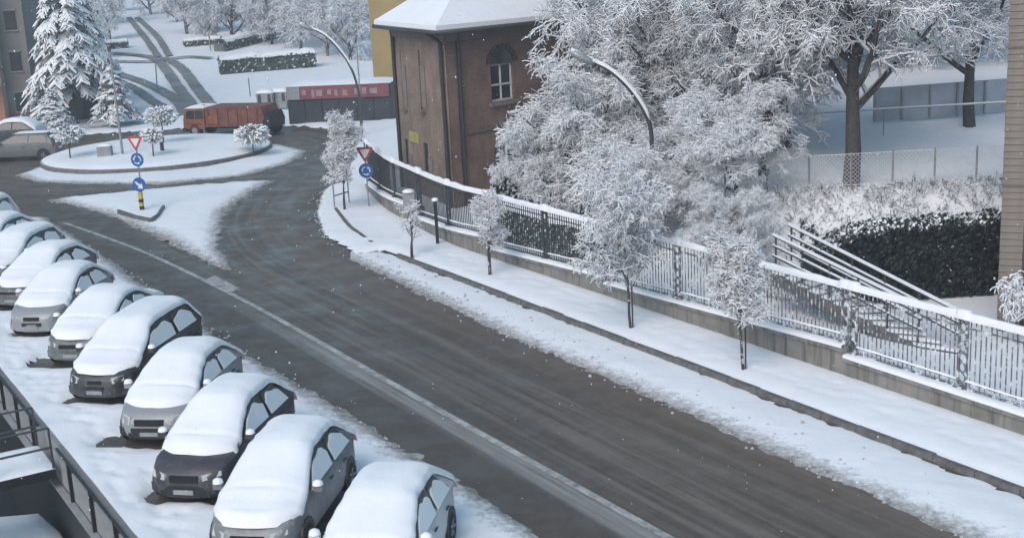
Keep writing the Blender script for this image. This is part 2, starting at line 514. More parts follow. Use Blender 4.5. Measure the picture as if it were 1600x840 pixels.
KERB = spline([(-8, 18.93), (10, 18.93), (25, 18.93), (36, 18.93), (41, 19.0), (44.5, 19.5), (48.4, 20.6), (52.4, 22.7), (56, 25.4), (61, 27.8), (70, 31.0)])
WALL = spline([(-8, 21.05), (10, 21.05), (25, 21.05), (36, 21.0), (39.3, 21.05), (43.5, 21.66), (46.8, 22.25), (51.4, 23.6)])
BANK = [(-8, 16.6), (13.8, 16.67), (18.3, 16.76), (22.7, 16.87), (28.3, 16.86), (35, 17.27), (40, 17.45), (44, 18.2), (48.3, 19.73), (52.9, 22.0), (55.5, 24.0), (61, 26.7), (70, 30.0)]
RC = (70.1, 20.0)          # roundabout centre in street coordinates
RR = 6.05

# ------------------------------------------------------------------ land
def axis(stops):
    out = []
    for (a, b, st) in stops:
        out += list(np.arange(a, b, st))
    out.append(stops[-1][1]); return np.array(out)
sv = axis([(-20, 60, 1.0), (60, 120, 1.5), (120, 380, 4.0)])
nv = np.array(list(np.arange(-60, 4, 4.0)) + [4.4, 5.2, 5.35] + list(axis([(6, 40, 0.8), (40, 80, 1.5), (80, 300, 4.0)])))
SS, NN = np.meshgrid(sv, nv, indexing='ij')
Xg = AX[0] * SS + NX[0] * NN; Yg = AX[1] * SS + NX[1] * NN
Zg = T(Xg, Yg) - 0.06
V = np.stack([Xg, Yg, Zg], -1).reshape(-1, 3)
a_, b_ = SS.shape
I = np.arange(a_ * b_).reshape(a_, b_)
F = np.stack([I[:-1, :-1], I[1:, :-1], I[1:, 1:], I[:-1, 1:]], -1).reshape(-1, 4)[:, ::-1]
struct(put('snow_field', np_mesh('snow_field', V, F, 'snow', smooth=True)))

# asphalt sheet
sv = axis([(-8, 100, 0.4)]); nv = axis([(5.35, 9.25, 0.65), (9.25, 33, 0.3)])
SS, NN = np.meshgrid(sv, nv, indexing='ij')
Xg = AX[0] * SS + NX[0] * NN; Yg = AX[1] * SS + NX[1] * NN
V = np.stack([Xg, Yg, np.where(Yg < 86, 0, T(Xg, Yg) - 0.03)], -1).reshape(-1, 3)
a_, b_ = SS.shape
I = np.arange(a_ * b_).reshape(a_, b_)
F = np.stack([I[:-1, :-1], I[1:, :-1], I[1:, 1:], I[:-1, 1:]], -1).reshape(-1, 4)[:, ::-1]
kd = seg_dist(SS, NN, KERB); beyond = np.where(SS < 40, NN > 18.93, NN > np.interp(SS, [40, 44.5, 48.4, 52.4, 56, 61, 70], [18.93, 19.5, 20.6, 22.7, 25.4, 27.8, 31.0])) & (SS < 70)
F = F[(Yg < 82.5).ravel()[F].all(1)]
F = F[((~beyond) | (kd < 1.0)).ravel()[F].all(1)]
me = np_mesh('road', V, F, 'asphalt', smooth=True)
t1 = 18.93 - NN
t2 = seg_dist(SS, NN, KERB) * np.where(NN > 19, 1, 1)
wl = sstep(41, 43, SS) * (1 - sstep(13.2, 14.2, NN))
wr = sstep(0, 1, (SS > 41) * 1.0)
tt = np.where(SS > 41, t2 * (1 - wl) + t1 * wl, t1)
rd = np.hypot(SS - RC[0], NN - RC[1])
w3 = sstep(12.0, 10.5, rd) if False else 1 - sstep(10.3, 12.2, rd)
tt = tt * (1 - w3) + (rd - 5.5) * w3
at_ = me.attributes.new('track', 'FLOAT', 'POINT'); at_.data.foreach_set('value', tt.ravel().astype(np.float32))
uvl = me.uv_layers.new(name='UVMap')
li = np.zeros(len(me.loops), np.int32); me.loops.foreach_get('vertex_index', li)
uvl.data.foreach_set('uv', np.stack([SS.ravel()[li], NN.ravel()[li]], -1).astype(np.float32).ravel())
struct(put('road', me))

def strip(line, wd, z, name, mat, k=1, fade=None):
    """a flat painted band along a street-coordinate polyline"""
    mb = MB(); pts = [P(s, n, z) for s, n in line]
    L = []
    for i, p in enumerate(pts):
        d = (pts[min(i + 1, len(pts) - 1)] - pts[max(0, i - 1)]); d.z = 0; d.normalize()
        q = Vector((-d.y, d.x, 0)) * wd / 2
        L += [p - q, p + q]
    mb.grid(L, len(pts), 2)
    return mb.build(name, mat, fix=False)
CL = spline([(-6, 12.77), (5, 12.77), (16.5, 12.77), (24, 12.72), (36, 12.72), (44.7, 12.4), (50, 11.9), (54.5, 11.3)])
struct(strip(CL, 0.17, 0.006, 'edge_line', 'marking'))
# worn rectangle painted near the mouth of the slip road
mb = MB(); q = [at(x, y, 0.006) for x, y in ((322, 436), (336, 430), (374, 450), (360, 457))]
mb.add(q, [(0, 1, 2, 3)]); struct(mb.build('road_marking', 'marking'))

# snow lying in patches; its edge breaks up where it thins out onto the asphalt
def snow_patch(name, poly, step, thick, soft, base=0.0, rag=0.35, mat='snow_edge', cut=None, sharp_sides=None, seed=0, zfun=None, jitter=1.0, dirt=None, nmin=None):
    poly = np.array(poly); lo = poly.min(0) - 0.8; hi = poly.max(0) + 0.8
    sv = np.arange(lo[0], hi[0] + step, step); nv = np.arange(lo[1], hi[1] + step, step)
    SS, NN = np.meshgrid(sv, nv, indexing='ij')
    pl = [tuple(p) for p in poly]
    d = seg_dist(SS, NN, pl + [pl[0]]); ins = inside(SS, NN, pl)
    d = np.where(ins, d, -d)
    d0 = d.copy()
    if sharp_sides is not None:            # sides where the snow does not thin out
        dd = seg_dist(SS, NN, sharp_sides)
        d = np.where(ins & (dd < 90), np.maximum(d, 0), d)
    if cut is not None: d = np.minimum(d, cut(SS, NN))
    rg = rag * (wob(SS, NN, 1.3, seed) * 0.35 + wob(SS, NN, 0.35, seed + 3) * 0.45 + wob(SS, NN, 0.17, seed + 9) * 0.3) * jitter
    de = d + rg * 1.3
    z = base + thick * (1 - np.exp(-np.clip(de, 0, None) / soft)) + np.where(de < 0, de * 0.25, 0)
    z = z + 0.018 * wob(SS, NN, 0.8, seed + 5) * sstep(0, 0.8, d) + 0.03 * wob(SS, NN, 2.5, seed + 7) * sstep(0, 1.5, d)
    if zfun is not None: z = z + zfun(SS, NN)
    Xg = AX[0] * SS + NX[0] * NN; Yg = AX[1] * SS + NX[1] * NN
    V = np.stack([Xg, Yg, z], -1).reshape(-1, 3)
    a_, b_ = SS.shape; I = np.arange(a_ * b_).reshape(a_, b_)
    F = np.stack([I[:-1, :-1], I[1:, :-1], I[1:, 1:], I[:-1, 1:]], -1).reshape(-1, 4)[:, ::-1]
    zz = (z - base).ravel(); ok = (zz[F] > -0.06).all(1)
    if sharp_sides is not None: ok &= (d0.ravel()[F] > -0.06).all(1) | (de.ravel()[F] > 0).any(1) & (d0.ravel()[F] > -0.4).all(1)
    F = F[ok]
    if nmin is not None: F = F[(NN.ravel()[F] >= nmin).all(1)]
    used = np.unique(F); mp = np.full(len(V), -1); mp[used] = np.arange(len(used))
    me = np_mesh(name, V[used], mp[F], mat, smooth=True)
    e = me.attributes.new('edge', 'FLOAT', 'POINT')
    e.data.foreach_set('value', np.clip((d0 if dirt is None else seg_dist(SS, NN, dirt)).ravel()[used], 0, 5).astype(np.float32))
    return struct(put(name, me))

CAR_S = [16.7, 19.75, 22.95, 26.55, 30.1, 33.6, 37.2, 40.7, 44.1, 47.5, 50.9]
def car_bare(SS, NN):
    """bare ground under and beside each parked car"""
    out = np.full(SS.shape, 9.0)
    r2 = 1 / math.sqrt(2)
    for i, s0 in enumerate(CAR_S):
        cs, cn = s0 + 2.0 * r2, 6.5 + 2.0 * r2
        u = ((SS - cs) + (NN - cn)) * r2          # along the car, rearwards
        v = ((SS - cs) - (NN - cn)) * r2 - 0.15   # across, away from the camera
        q = np.maximum(np.abs(u + 0.0) - 1.85, np.abs(v) - 0.86)
        out = np.minimum(out, q)
        if i in (1, 2, 3, 5): out = np.minimum(out, .5 * (np.hypot((u + 1.55) / .36, (v + .15 - 1.0) / .22) - 1))
    return out
_fr = random.Random(9); FOOT = []
q_ = 12.0
while q_ < 42:
    q_ += _fr.uniform(.25, .42); FOOT.append((q_, 5.72 + .18 * math.sin(q_ * .7) + _fr.choice([-.12, .12]) + _fr.uniform(-.05, .05)))
    if _fr.random() < .5: FOOT.append((q_ + .2, 6.0 + _fr.uniform(-.15, .25)))
def footprints(S_, N_):
    z = np.zeros(S_.shape)
    for a_, b_ in FOOT: z -= .055 * np.exp(-(((S_ - a_) / .15) ** 2 + ((N_ - b_) / .09) ** 2))
    return z
snow_patch('parking_snow', [(2, 4.5), (56, 4.5), (60, 8.5), (56, 11.0), (48.8, 10.95), (39.3, 10.75), (34.4, 10.7), (28.6, 10.82), (21.2, 11.02), (14, 11.1), (2, 11.1)],
           0.11, 0.13, 0.22, 0.0, 0.22, cut=car_bare, seed=2, jitter=0.8, mat='snow_edge', nmin=5.03, zfun=footprints, dirt=[(60, 10.9), (48.8, 10.95), (39.3, 10.75), (34.4, 10.7), (28.6, 10.82), (21.2, 11.02), (14, 11.1), (-6, 11.1)])
snow_patch('gutter_snow', BANK[:7] + [(42, 18.8), (38, 18.86), (20, 18.85), (-8, 18.85)], 0.12, 0.07, 0.6, 0.0, 0.17, seed=5, dirt=BANK)
_fr = random.Random(19); PFOOT = []
for lane, w_ in ((20.3, .2), (19.75, .25)):
    q_ = 9.0
    while q_ < 38:
        q_ += _fr.uniform(.3, .45)
        if _fr.random() < .75: PFOOT.append((q_, lane + w_ * math.sin(q_ * .45) + _fr.choice([-.11, .11])))
def pav_prints(S_, N_):
    z = np.zeros(S_.shape)
    for a_, b_ in PFOOT: z -= .03 * np.exp(-(((S_ - a_) / .15) ** 2 + ((N_ - b_) / .09) ** 2))
    return z
kb = [(s, n + 0.02) for s, n in KERB]
pv = [p for p in kb if p[0] < 40.6]
bend = [(40.5, 18.0), (44, 18.25), (48.3, 19.8), (52.9, 22.1), (55.5, 24.1), (61, 26.9), (70, 30.4), (74, 36), (60, 34.0), (54.5, 28.0), (52.2, 23.9)]
wl_ = [(s, n + 0.12) for s, n in reversed(WALL)]
snow_patch('pavement_snow', [(s, n + 0.17) for s, n in pv] + bend + wl_, 0.11, 0.07, 0.16, 0.09, 0.04, seed=8, mat='snow_path',
           zfun=lambda S_, N_: pav_prints(S_, N_) - 0.08 * sstep(39.5, 42, S_) * (1 - sstep(0.0, 1.4, seg_dist(S_, N_, BANK))))
snow_patch('splitter_snow', [SN(*p) for p in [(-20.8, 58.2), (-17.5, 59.3), (-13.9, 60.4), (-10.9, 60.5), (-11.3, 58.5), (-11.6, 56.1), (-11.8, 53.0), (-11.3, 50.0), (-10.5, 46.0), (-9.4, 42.4), (-10.3, 43.4), (-13.4, 48.6), (-16.9, 53.8)]],
           0.16, 0.15, 0.45, 0.0, 0.32, seed=11)
snow_patch('roundabout_apron', [SN(*p) for p in [(-25.2, 66.2), (-23.3, 63.6), (-20.8, 62.3), (-16.4, 60.9), (-12.9, 62.0), (-11.0, 65.5), (-10.7, 69.5), (-13, 73), (-18, 76), (-24, 74)]],
           0.2, 0.10, 0.4, 0.0, 0.25, seed=13)
snow_patch('verge_snow', [SN(*p) for p in [(-11.5, 79.0), (-8, 76.4), (-6.5, 74), (2, 74), (2, 90), (-40, 90), (-40, 82), (-26, 81.5), (-19, 82.2), (-14, 81.2)]], 0.4, 0.12, 0.5, 0.0, 0.3, seed=17, mat='snow')

# kerb of single stones beside the pavement
kroot = MB(); kroot.box((0, 0, 0), (0.98, 0.14, 0.16))
kerb_empty = bpy.data.objects.new('kerb', None); col.objects.link(kerb_empty); kerb_empty['kind'] = 'structure'
km = None; rng = random.Random(3)
s = 9.0
while s < 38.3:
    if km is None:
        o = kroot.build('kerbstone', 'kerb', kerb_empty); km = o.data
    else: o = put('kerbstone', km, kerb_empty)
    o.location = P(s + 0.5, 18.90 + rng.uniform(-0.012, 0.012), 0.055 + rng.uniform(-0.012, 0.012))
    o.rotation_euler = (rng.uniform(-0.03, 0.03), 0, math.atan2(AX[1], AX[0]) + rng.uniform(-0.012, 0.012))
    s += 1.0
for a, b in ((41.2, 42.2), (42.2, 43.2), (43.2, 44.2), (44.2, 45.2), (45.2, 46.2), (46.2, 47.2), (47.2, 48.2)):
    def kp(s_): return np.interp(s_, [41, 44.5, 48.4], [18.95, 19.6, 20.75])
    p0, p1 = P(a, kp(a), 0.055), P(b, kp(b), 0.055)
    o = put('kerbstone', km, kerb_empty); o.location = (p0 + p1) / 2 + Vector((0, 0, 0.03)); d = p1 - p0
    o.rotation_euler = (0, 0, math.atan2(d.y, d.x))

# roundabout island: kerb ring and snow dome
C0 = P(*RC)
mb = MB()
mb.lathe((0, 0, 0), [(RR + 0.06, -0.02), (RR + 0.05, 0.27), (RR - 0.02, 0.31), (RR - 0.22, 0.31), (RR - 0.22, 0)], 96)
rb = struct(mb.build('roundabout_kerb', 'kerb', smooth=True, sharp=40, loc=C0))
mb = MB()
nr, na = 16, 96
pts = []
for i in range(nr):
    r = (RR + 0.02) * (1 - i / (nr - 1)) ** 0.8
    for k in range(na):
        th = 2 * math.pi * k / (na - 1)
        zz = 0.30 + 0.11 * min(1, i / 1.5) + 0.22 * (1 - (r / RR) ** 2) + 0.02 * float(wob(r * math.cos(th), r * math.sin(th), 1.0, 4))
        pts.append((r * math.cos(th), r * math.sin(th), zz if i else 0.29))
mb.grid(pts, nr, na)
struct(mb.build('roundabout_snow', 'snow', smooth=True, loc=C0))
def island_z(p): 
    r = math.hypot(p.x - C0.x, p.y - C0.y)
    return 0.41 + 0.22 * (1 - min(1, r / RR) ** 2) if r < RR else 0.1

# ------------------------------------------------------------------ far roads on the hill (wheel tracks in the snow)
def track(pix, wd, name, mat='track', wob_=0.08):
    pts = [hit(x, y) for x, y in spline(pix, 6)]
    mb = MB(); L = []
    for i, p in enumerate(pts):
        d = (pts[min(i + 1, len(pts) - 1)] - pts[max(0, i - 1)]); d.z = 0; d.normalize()
        q = Vector((-d.y, d.x, 0)) * wd / 2 * (1 + wob_ * math.sin(i * 2.3))
        for sgn in (-1, 0, 1):
            a = p + q * sgn; L.append(ground(a.x, a.y, 0.09 + 0.02 * abs(sgn)))
    mb.grid(L, len(pts), 3)
    return struct(mb.build(name, mat, fix=False))
track([(305, 172), (280, 140), (258, 108), (241, 93), (222, 88), (175, 84)], .95, 'wheel_track')
track([(331, 168), (307, 138), (286, 110), (268, 97), (254, 91)], .95, 'wheel_track')
track([(247, 90), (228, 62), (212, 42), (201, 28)], .7, 'wheel_track')
track([(264, 88), (247, 60), (229, 42), (214, 28)], .7, 'wheel_track')
track([(290, 188), (283, 165), (262, 148), (225, 130), (190, 118), (160, 108), (130, 100)], .95, 'wheel_track')
track([(262, 172), (240, 160), (215, 142), (186, 128)], 0.8, 'wheel_track')
track([(330, 92), (290, 90), (240, 97), (180, 97)], 0.8, 'wheel_track')

# ------------------------------------------------------------------ low wall with stepped coping and iron fence
def wall_pt(s, off=0.0, z=0.0):
    n = float(np.interp(s, [p[0] for p in WALL], [p[1] for p in WALL]))
    return P(s, n + off, z)
SECT = [(8.0, 20.5, 0.50, 0.56), (20.5, 29.9, 0.78, 0.48), (29.9, 36.5, 0.66, 0.42), (36.5, 42.6, 0.76, 0.46), (42.6, 51.4, 0.80, 0.40)]
wt = thing('low_wall', 'low stained concrete wall stepped along the pavement under the iron fence', 'wall', wall_pt(20))
for (a, b, za, zb) in SECT:
    mb = MB(); cp = MB(); sn = MB()
    k = max(2, int((b - a) / 1.2) + 1)
    ss = np.linspace(a, b, k)
    def ring(off0, off1, z0f, z1f):
        L = []
        for s_ in ss:
            zt = za + (zb - za) * (s_ - a) / (b - a)
            for (o_, zz) in ((off0, z0f(zt)), (off0, z1f(zt)), (off1, z1f(zt)), (off1, z0f(zt))):
                p = wall_pt(s_, o_, zz) - Vector(wt.location); L.append(p)
        return L
    def loft(m_, L):
        n_ = len(L) // 4
        fs = []
        for i in range(n_ - 1):
            for j in range(4):
                fs.append((i * 4 + j, (i + 1) * 4 + j, (i + 1) * 4 + (j + 1) % 4, i * 4 + (j + 1) % 4))
        fs += [(3, 2, 1, 0), tuple((n_ - 1) * 4 + j for j in range(4))]
        m_.add(L, fs)
    loft(mb, ring(0.0, 0.34, lambda z: -0.15, lambda z: z - 0.10))
    loft(cp, ring(-0.05, 0.39, lambda z: z - 0.098, lambda z: z))
    mb.build('wall_section', 'concrete', wt); cp.build('coping', 'concrete', wt)
    # snow on the coping
    L = []
    for s_ in np.linspace(a + 0.02, b - 0.02, k * 4):
        zt = za + (zb - za) * (s_ - a) / (b - a)
        for o_, dz in ((-0.06, -0.01), (-0.065, 0.05), (-0.02, 0.085), (0.1, 0.10), (0.25, 0.10), (0.40, 0.06), (0.40, -0.01)):
            L.append(wall_pt(s_, o_ + 0.01 * float(wob(s_, o_, 0.5, 2)), zt + 0.75 * dz * (1 + 0.25 * float(wob(s_, o_, 0.6, 1)))) - Vector(wt.location))
    sn.grid(L, k * 4, 7); sn.build('snow_cap', 'snow', wt, smooth=True)

# fence: one thing with posts, rails and single bars
ft = thing('iron_fence', 'long iron railing with snow on its rails standing on the low concrete wall', 'fence', wall_pt(20))
FO = Vector(ft.location)
def zcop(s_):
    for (a, b, za, zb) in SECT:
        if a <= s_ <= b: return za + (zb - za) * (s_ - a) / (b - a)
    return 0.5
barm = MB(); barm.box((0, 0, 0.5), (0.020, 0.020, 1.0)); bar_data = None
postm = {}
BAYS = []
for (a, b, za, zb) in SECT:
    k = max(1, round((b - a) / 3.0)); e = np.linspace(a + 0.12, b - 0.12, k + 1)
    BAYS += [(e[i], e[i + 1]) for i in range(k)]
post_s = sorted({round(x, 2) for ab in BAYS for x in ab})
FTOP = 2.16
n_bar = 0; pd = None; ns_bar = MB()
fence_rng = random.Random(5)
for s_ in post_s:
    zc = zcop(s_)
    mb = MB()
    p = wall_pt(s_, 0.17, 0) - FO
    rz = math.atan2(AX[1], AX[0])
    # latticed double post
    for d in (-0.10, 0.10):
        q = wall_pt(s_ + d, 0.17, 0) - FO
        mb.box((q.x, q.y, (zc + FTOP) / 2), (0.05, 0.05, FTOP - zc + 0.04), rz=rz)
    for z_ in np.arange(zc + 0.12, FTOP - 0.05, 0.22):
        mb.bar(wall_pt(s_ - 0.10, 0.17, z_) - FO, wall_pt(s_ + 0.10, 0.17, z_ + 0.16) - FO, 0.025, 0.025)
        mb.bar(wall_pt(s_ - 0.10, 0.17, z_ + 0.16) - FO, wall_pt(s_ + 0.10, 0.17, z_) - FO, 0.02, 0.025)
    mb.box((p.x, p.y, zc + 0.06), (0.34, 0.16, 0.12), rz=rz)
    mb.build('post', 'iron_snowy' if s_ < 30 else 'iron', ft)
    cpm = MB(); pts = []
    for i in range(7):
        for j in range(7):
            u, v = (i - 3) / 3, (j - 3) / 3
            h = 0.14 * max(0, 1 - 0.5 * (u * u) ** 2 - 0.5 * (v * v) ** 2) + 0.02
            pts.append(wall_pt(s_ + u * 0.20, 0.17 + v * 0.11, FTOP + 0.02 + (h if abs(u) < 1 and abs(v) < 1 else -0.03)) - FO)
    cpm.grid(pts, 7, 7); cpm.build('snow_cap', 'snow', ft, smooth=True)
for bi, (a, b) in enumerate(BAYS):
    za, zb = zcop(a + 0.01), zcop(b - 0.01)
    near = a < 30
    mat = 'iron_snowy' if near else 'iron'
    rails = [(FTOP - 0.02, 0.05, 0.05), (FTOP - 0.20, 0.03, 0.03), (None, 0.035, 0.24), (None, 0.03, 0.10)]
    for z_, wd, h in rails:
        mb = MB()
        if z_ is None: p0, p1 = wall_pt(a + 0.12, 0.17, za + h) - FO, wall_pt(b - 0.12, 0.17, zb + h) - FO; hh = 0.03
        else: p0, p1 = wall_pt(a + 0.12, 0.17, z_) - FO, wall_pt(b - 0.12, 0.17, z_) - FO; hh = h
        mb.bar(p0, p1, wd, hh); mb.build('rail', mat, ft)
    # snow along the top rail, sagging off it here and there
    L = []; K = 26
    for i in range(K):
        f = i / (K - 1); s_ = a + 0.1 + (b - a - 0.2) * f
        hgt = 0.115 + 0.03 * float(wob(s_, 0, 0.5, 9)); wd = 0.075 + 0.012 * float(wob(s_, 3, 0.4, 2))
        for o_, dz in ((-wd, -0.03), (-wd * 0.95, hgt * 0.6), (-wd * 0.4, hgt), (wd * 0.4, hgt), (wd, hgt * 0.6), (wd, -0.03)):
            L.append(wall_pt(s_, 0.17 + o_, FTOP + 0.005 + dz) - FO)
    mb = MB(); mb.grid(L, K, 6); mb.build('rail_snow', 'snow', ft, smooth=True)
    L = []
    for i in range(K):
        f = i / (K - 1); s_ = a + 0.12 + (b - a - 0.24) * f
        hgt = 0.035 + 0.015 * float(wob(s_, 0, 0.3, 4)); z0 = za + (zb - za) * f + 0.25
        for o_, dz in ((-0.03, 0.0), (-0.02, hgt), (0.02, hgt), (0.03, 0.0)):
            L.append(wall_pt(s_, 0.17 + o_, z0 + dz) - FO)
    mb = MB(); mb.grid(L, K, 4); mb.build('rail_snow', 'snow', ft, smooth=True)
    k = int((b - a - 0.3) / 0.125)
    for i in range(k):
        s_ = a + 0.2 + (b - a - 0.4) * i / (k - 1)
        zc = zcop(s_) + 0.10
        if n_bar < 290 and near:
            if bar_data is None: o = barm.build('bar', mat, ft); bar_data = o.data
            else: o = put('bar', bar_data, ft)
            o.location = wall_pt(s_, 0.17, zc) - FO; o.scale = (1, 1, FTOP - zc - 0.03)
            o.rotation_euler = (0, 0, math.atan2(AX[1], AX[0])); n_bar += 1
        else:
            p = wall_pt(s_, 0.17, 0) - FO
            ns_bar.box((p.x, p.y, (zc + FTOP) / 2), (0.022, 0.022, FTOP - zc - 0.03), rz=0.5)
o = ns_bar.build('far_bars', 'iron', ft); o['kind'] = 'stuff'

# ------------------------------------------------------------------ trees: segments turned into twigs with snow on top
def seg_mesh(name, segs, mats, snow=0.03, wmin=0.018):
    S_ = np.array([list(a) + list(b) + [r0, r1] for a, b, r0, r1 in segs], float)
    p0, p1, r0, r1 = S_[:, :3], S_[:, 3:6], S_[:, 6], S_[:, 7]
    d = p1 - p0; L = np.linalg.norm(d, axis=1, keepdims=True) + 1e-9; d = d / L
    h = np.stack([d[:, 1], -d[:, 0], np.zeros(len(d))], 1)
    hl = np.linalg.norm(h, axis=1, keepdims=True)
    h = np.where(hl < 0.05, np.array([[1.0, 0, 0]]), h / np.maximum(hl, 1e-6))
    u = np.cross(h, d); u = u * np.sign(u[:, 2:3] + 1e-9)
    flat = np.sqrt(np.clip(1 - d[:, 2] ** 2, 0.05, 1))       # steep twigs carry less snow
    def rg(p, r, f):
        w_ = np.maximum(r, wmin)[:, None] * f
        return [p + h * w_, p + u * (np.maximum(r, 0.004)[:, None] + (snow * flat)[:, None] * f), p - h * w_, p - u * (np.maximum(r, 0.006)[:, None] * f + 0.004)]
    A_ = rg(p0, r0, 1.0); B_ = rg(p1, r1, 0.75)
    V = np.stack(A_ + B_, 1).reshape(-1, 3)
    o = np.arange(len(d))[:, None] * 8
    q = [(0, 1, 5, 4), (1, 2, 6, 5), (2, 3, 7, 6), (3, 0, 4, 7)]
    F = np.concatenate([o + np.array([x]) for x in q], 0)
    mi = np.concatenate([np.ones(len(d)), np.ones(len(d)), np.zeros(len(d)), np.zeros(len(d))])
    return np_mesh(name, V, F, mats, mi)

def grow(seed, H=9.0, trunk=0.62, first=0.38, lowstart=0, spread=4.0, r0=0.22, limbs=9, sub=(7, 7, 7), droop=0.25, up=0.5, forks=1, twig_len=0.55, narrow=1.0):
    rg = random.Random(seed)
    thick, thin = [], []
    def rnd(): return Vector((rg.uniform(-1, 1), rg.uniform(-1, 1), rg.uniform(-1, 1)))
    def branch(p, d, L, r, lev):
        ns = (6, 5, 5, 4, 3)[lev]; pts = [p]; rad = [r]
        dirs = [d]
        for i in range(ns):
            g = (0.10, up * 0.22, 0.05 * up, -droop * 0.45, -droop)[lev]
            d = (d + rnd() * (0.10, 0.24, 0.30, 0.36, 0.48)[lev] + Vector((0, 0, g))).normalized()
            p = p + d * (L / ns); pts.append(p); rad.append(r * (1 - 0.75 * (i + 1) / ns) + 0.003); dirs.append(d)
        if lev <= 1: thick.append((pts, rad))
        if lev >= 1:
            for i in range(ns): thin.append((pts[i], pts[i + 1], rad[i], rad[i + 1], lev))
        if lev >= 4: return
        k = (limbs, sub[0], sub[1], sub[2])[lev]
        for j in range(k):
            f = (0.12 if lev else first) + (0.88 if lev else 1 - first) * (j + rg.random() * 0.8) / k
            x = min(f, 0.999) * ns; i = int(x); q = pts[i].lerp(pts[i + 1], x - i)
            dd = dirs[i + 1]
            a = rg.uniform(0, 6.28) if lev == 0 else None
            if lev == 0:
                a = j * 2.4 + rg.uniform(-0.5, 0.5)
                el = rg.uniform(0.25, 0.9) * up + 0.15
                nd = Vector((math.cos(a) * narrow, math.sin(a) * narrow, el)).normalized()
                l2 = spread * rg.uniform(0.75, 1.15) * (1.1 - 0.5 * max(0, f - 0.5))
            else:
                sdv = dd.cross(rnd()).normalized()
                nd = (dd * (0.6 if lev else .5) + sdv * (0.85 if lev < 3 else 0.9) + Vector((0, 0, 0.12 if lev < 3 else -0.1))).normalized()
                l2 = (0, 0.42 * L, 0.48 * L, twig_len * rg.uniform(0.6, 1.2))[lev] * (1.15 - 0.45 * f)
            branch(q, nd, l2, max(0.003, rad[i] * (0.62, 0.55, 0.5, 0.5)[lev]), lev + 1)
    branch(Vector((0, 0, -0.1)), Vector((0, 0, 1)), H * trunk, r0, 0)
    return thick, thin
def make_tree(name, label, cat, loc, spec, rz=0.0, scale=1.0, group=None, bark='bark_snowy', snow=0.018, wmin=0.009, mats=None, clumps=0.10, clump_r=0.02):
    root = thing(name, label, cat, loc, rz, group)
    thick, thin = grow(**spec)
    mb = MB()
    for pts, rad in thick: mb.tube(pts, rad, 7 if rad[0] > 0.05 else 5, cap=False)
    mb.build('trunk', bark, root, smooth=True, fix=False)
    segs = [(a, b, r, q) for a, b, r, q, lev in thin]
    rg = random.Random(spec['seed'] + 99)
    if clumps:                      # lumps of snow caught in the forks
        for a, b, r, q, lev in thin:
            if lev >= 3 and rg.random() < clumps:
                c = a.lerp(b, rg.random()); e = Vector((rg.uniform(-1, 1), rg.uniform(-1, 1), rg.uniform(-.3, .3))) * rg.uniform(.03, .075)
                segs.append((c - e, c + e, clump_r * rg.uniform(.6, 1.3), clump_r * .5))
    o = put('crown', seg_mesh('crown', segs, mats or ['twig', 'twig_snow'], snow, wmin), root)
    root.scale = (scale,) * 3
    return root

big = 'tall snowy trees in the garden and park'
BIGSPEC = dict(H=11, spread=5.2, r0=0.22, limbs=14, sub=(9, 9, 12), droop=0.2, up=0.6, twig_len=0.42)
g_ = lambda x, y: ground(x, y, -0.05)
tA = make_tree('snowy_tree', 'large snowy tree behind the arched street lamp beside the brick building', 'tree', g_(5.5, 46.9), dict(BIGSPEC, seed=11), group=big)
tB = make_tree('snowy_tree', 'snowy tree with a dark forked trunk standing before the white slope', 'tree', g_(10.55, 39.3), dict(BIGSPEC, seed=23, spread=4.8, up=0.85, r0=0.28, first=0.33, droop=0.12, sub=(8, 9, 12)), group=big, bark='bark')
tC = make_tree('snowy_tree', 'spreading low snowy tree behind the fence left of the arched street lamp', 'tree', g_(3.1, 44.6), dict(BIGSPEC, seed=5, H=7.5, spread=3.1, up=0.45, r0=0.15, first=0.2), group=big)
def tree_copy(src, label, x, y, rz, sc_, name=None, group=big):
    c = copy_tree(src); c.location = g_(x, y); c.rotation_euler = (0, 0, rz); c.scale = (sc_,) * 3
    c['label'] = label; c['group'] = group
    return c
tree_copy(tA, 'snowy tree right of the arched lamp, its dark trunk above the stair rails', 8.2, 41.0, 2.0, 0.85)
tree_copy(tB, 'slim snowy tree on the white slope just left of the forked tree', 9.6, 44.2, 1.3, 0.8)
tree_copy(tB, 'snowy tree near the stone building at the upper right edge', 16.4, 45.6, 2.8, 0.8)
tree_copy(tC, 'broad snowy tree filling the gap right behind the lamp arm', 6.4, 46.0, 0.7, 1.15)
tree_copy(tA, 'tall snowy tree behind the others at the top centre', 9.4, 53.5, 4.1, 1.15)
tree_copy(tA, 'tall snowy tree at the back beside the roof of the brick building', 7.2, 51.6, 5.2, 1.1)
tree_copy(tB, 'tall grey snowy tree behind the left end of the blue hoarding', 12.0, 60.0, 3.6, 1.25)
tree_copy(tA, 'grey snowy tree behind the middle of the blue hoarding', 17.6, 61.5, 0.4, 1.2)
tree_copy(tA, 'far snowy tree at the top between the forked tree and the lamp', 11.0, 62.0, 1.0, 1.4)
tree_copy(tB, 'far snowy tree at the upper right behind the hoarding near the stone building', 21.5, 60.0, 2.2, 1.3)
tree_copy(tA, 'farthest snowy tree above the blue hoarding', 17.0, 70.0, 2.9, 1.5)
tree_copy(tA, 'farthest snowy tree at the top right corner beside the stone building', 25.0, 70.0, 3.9, 1.5)
tree_copy(tC, 'snowy low-branched tree right behind the blue hoarding, left part', 14.0, 56.5, 1.2, 1.4)
tree_copy(tC, 'snowy low-branched tree right behind the blue hoarding beside the stone building', 20.5, 57.0, 2.7, 1.45)
tree_copy(tC, 'low snowy bush-like tree close behind the fence between two saplings', 4.2, 40.4, 3.3, 0.62)
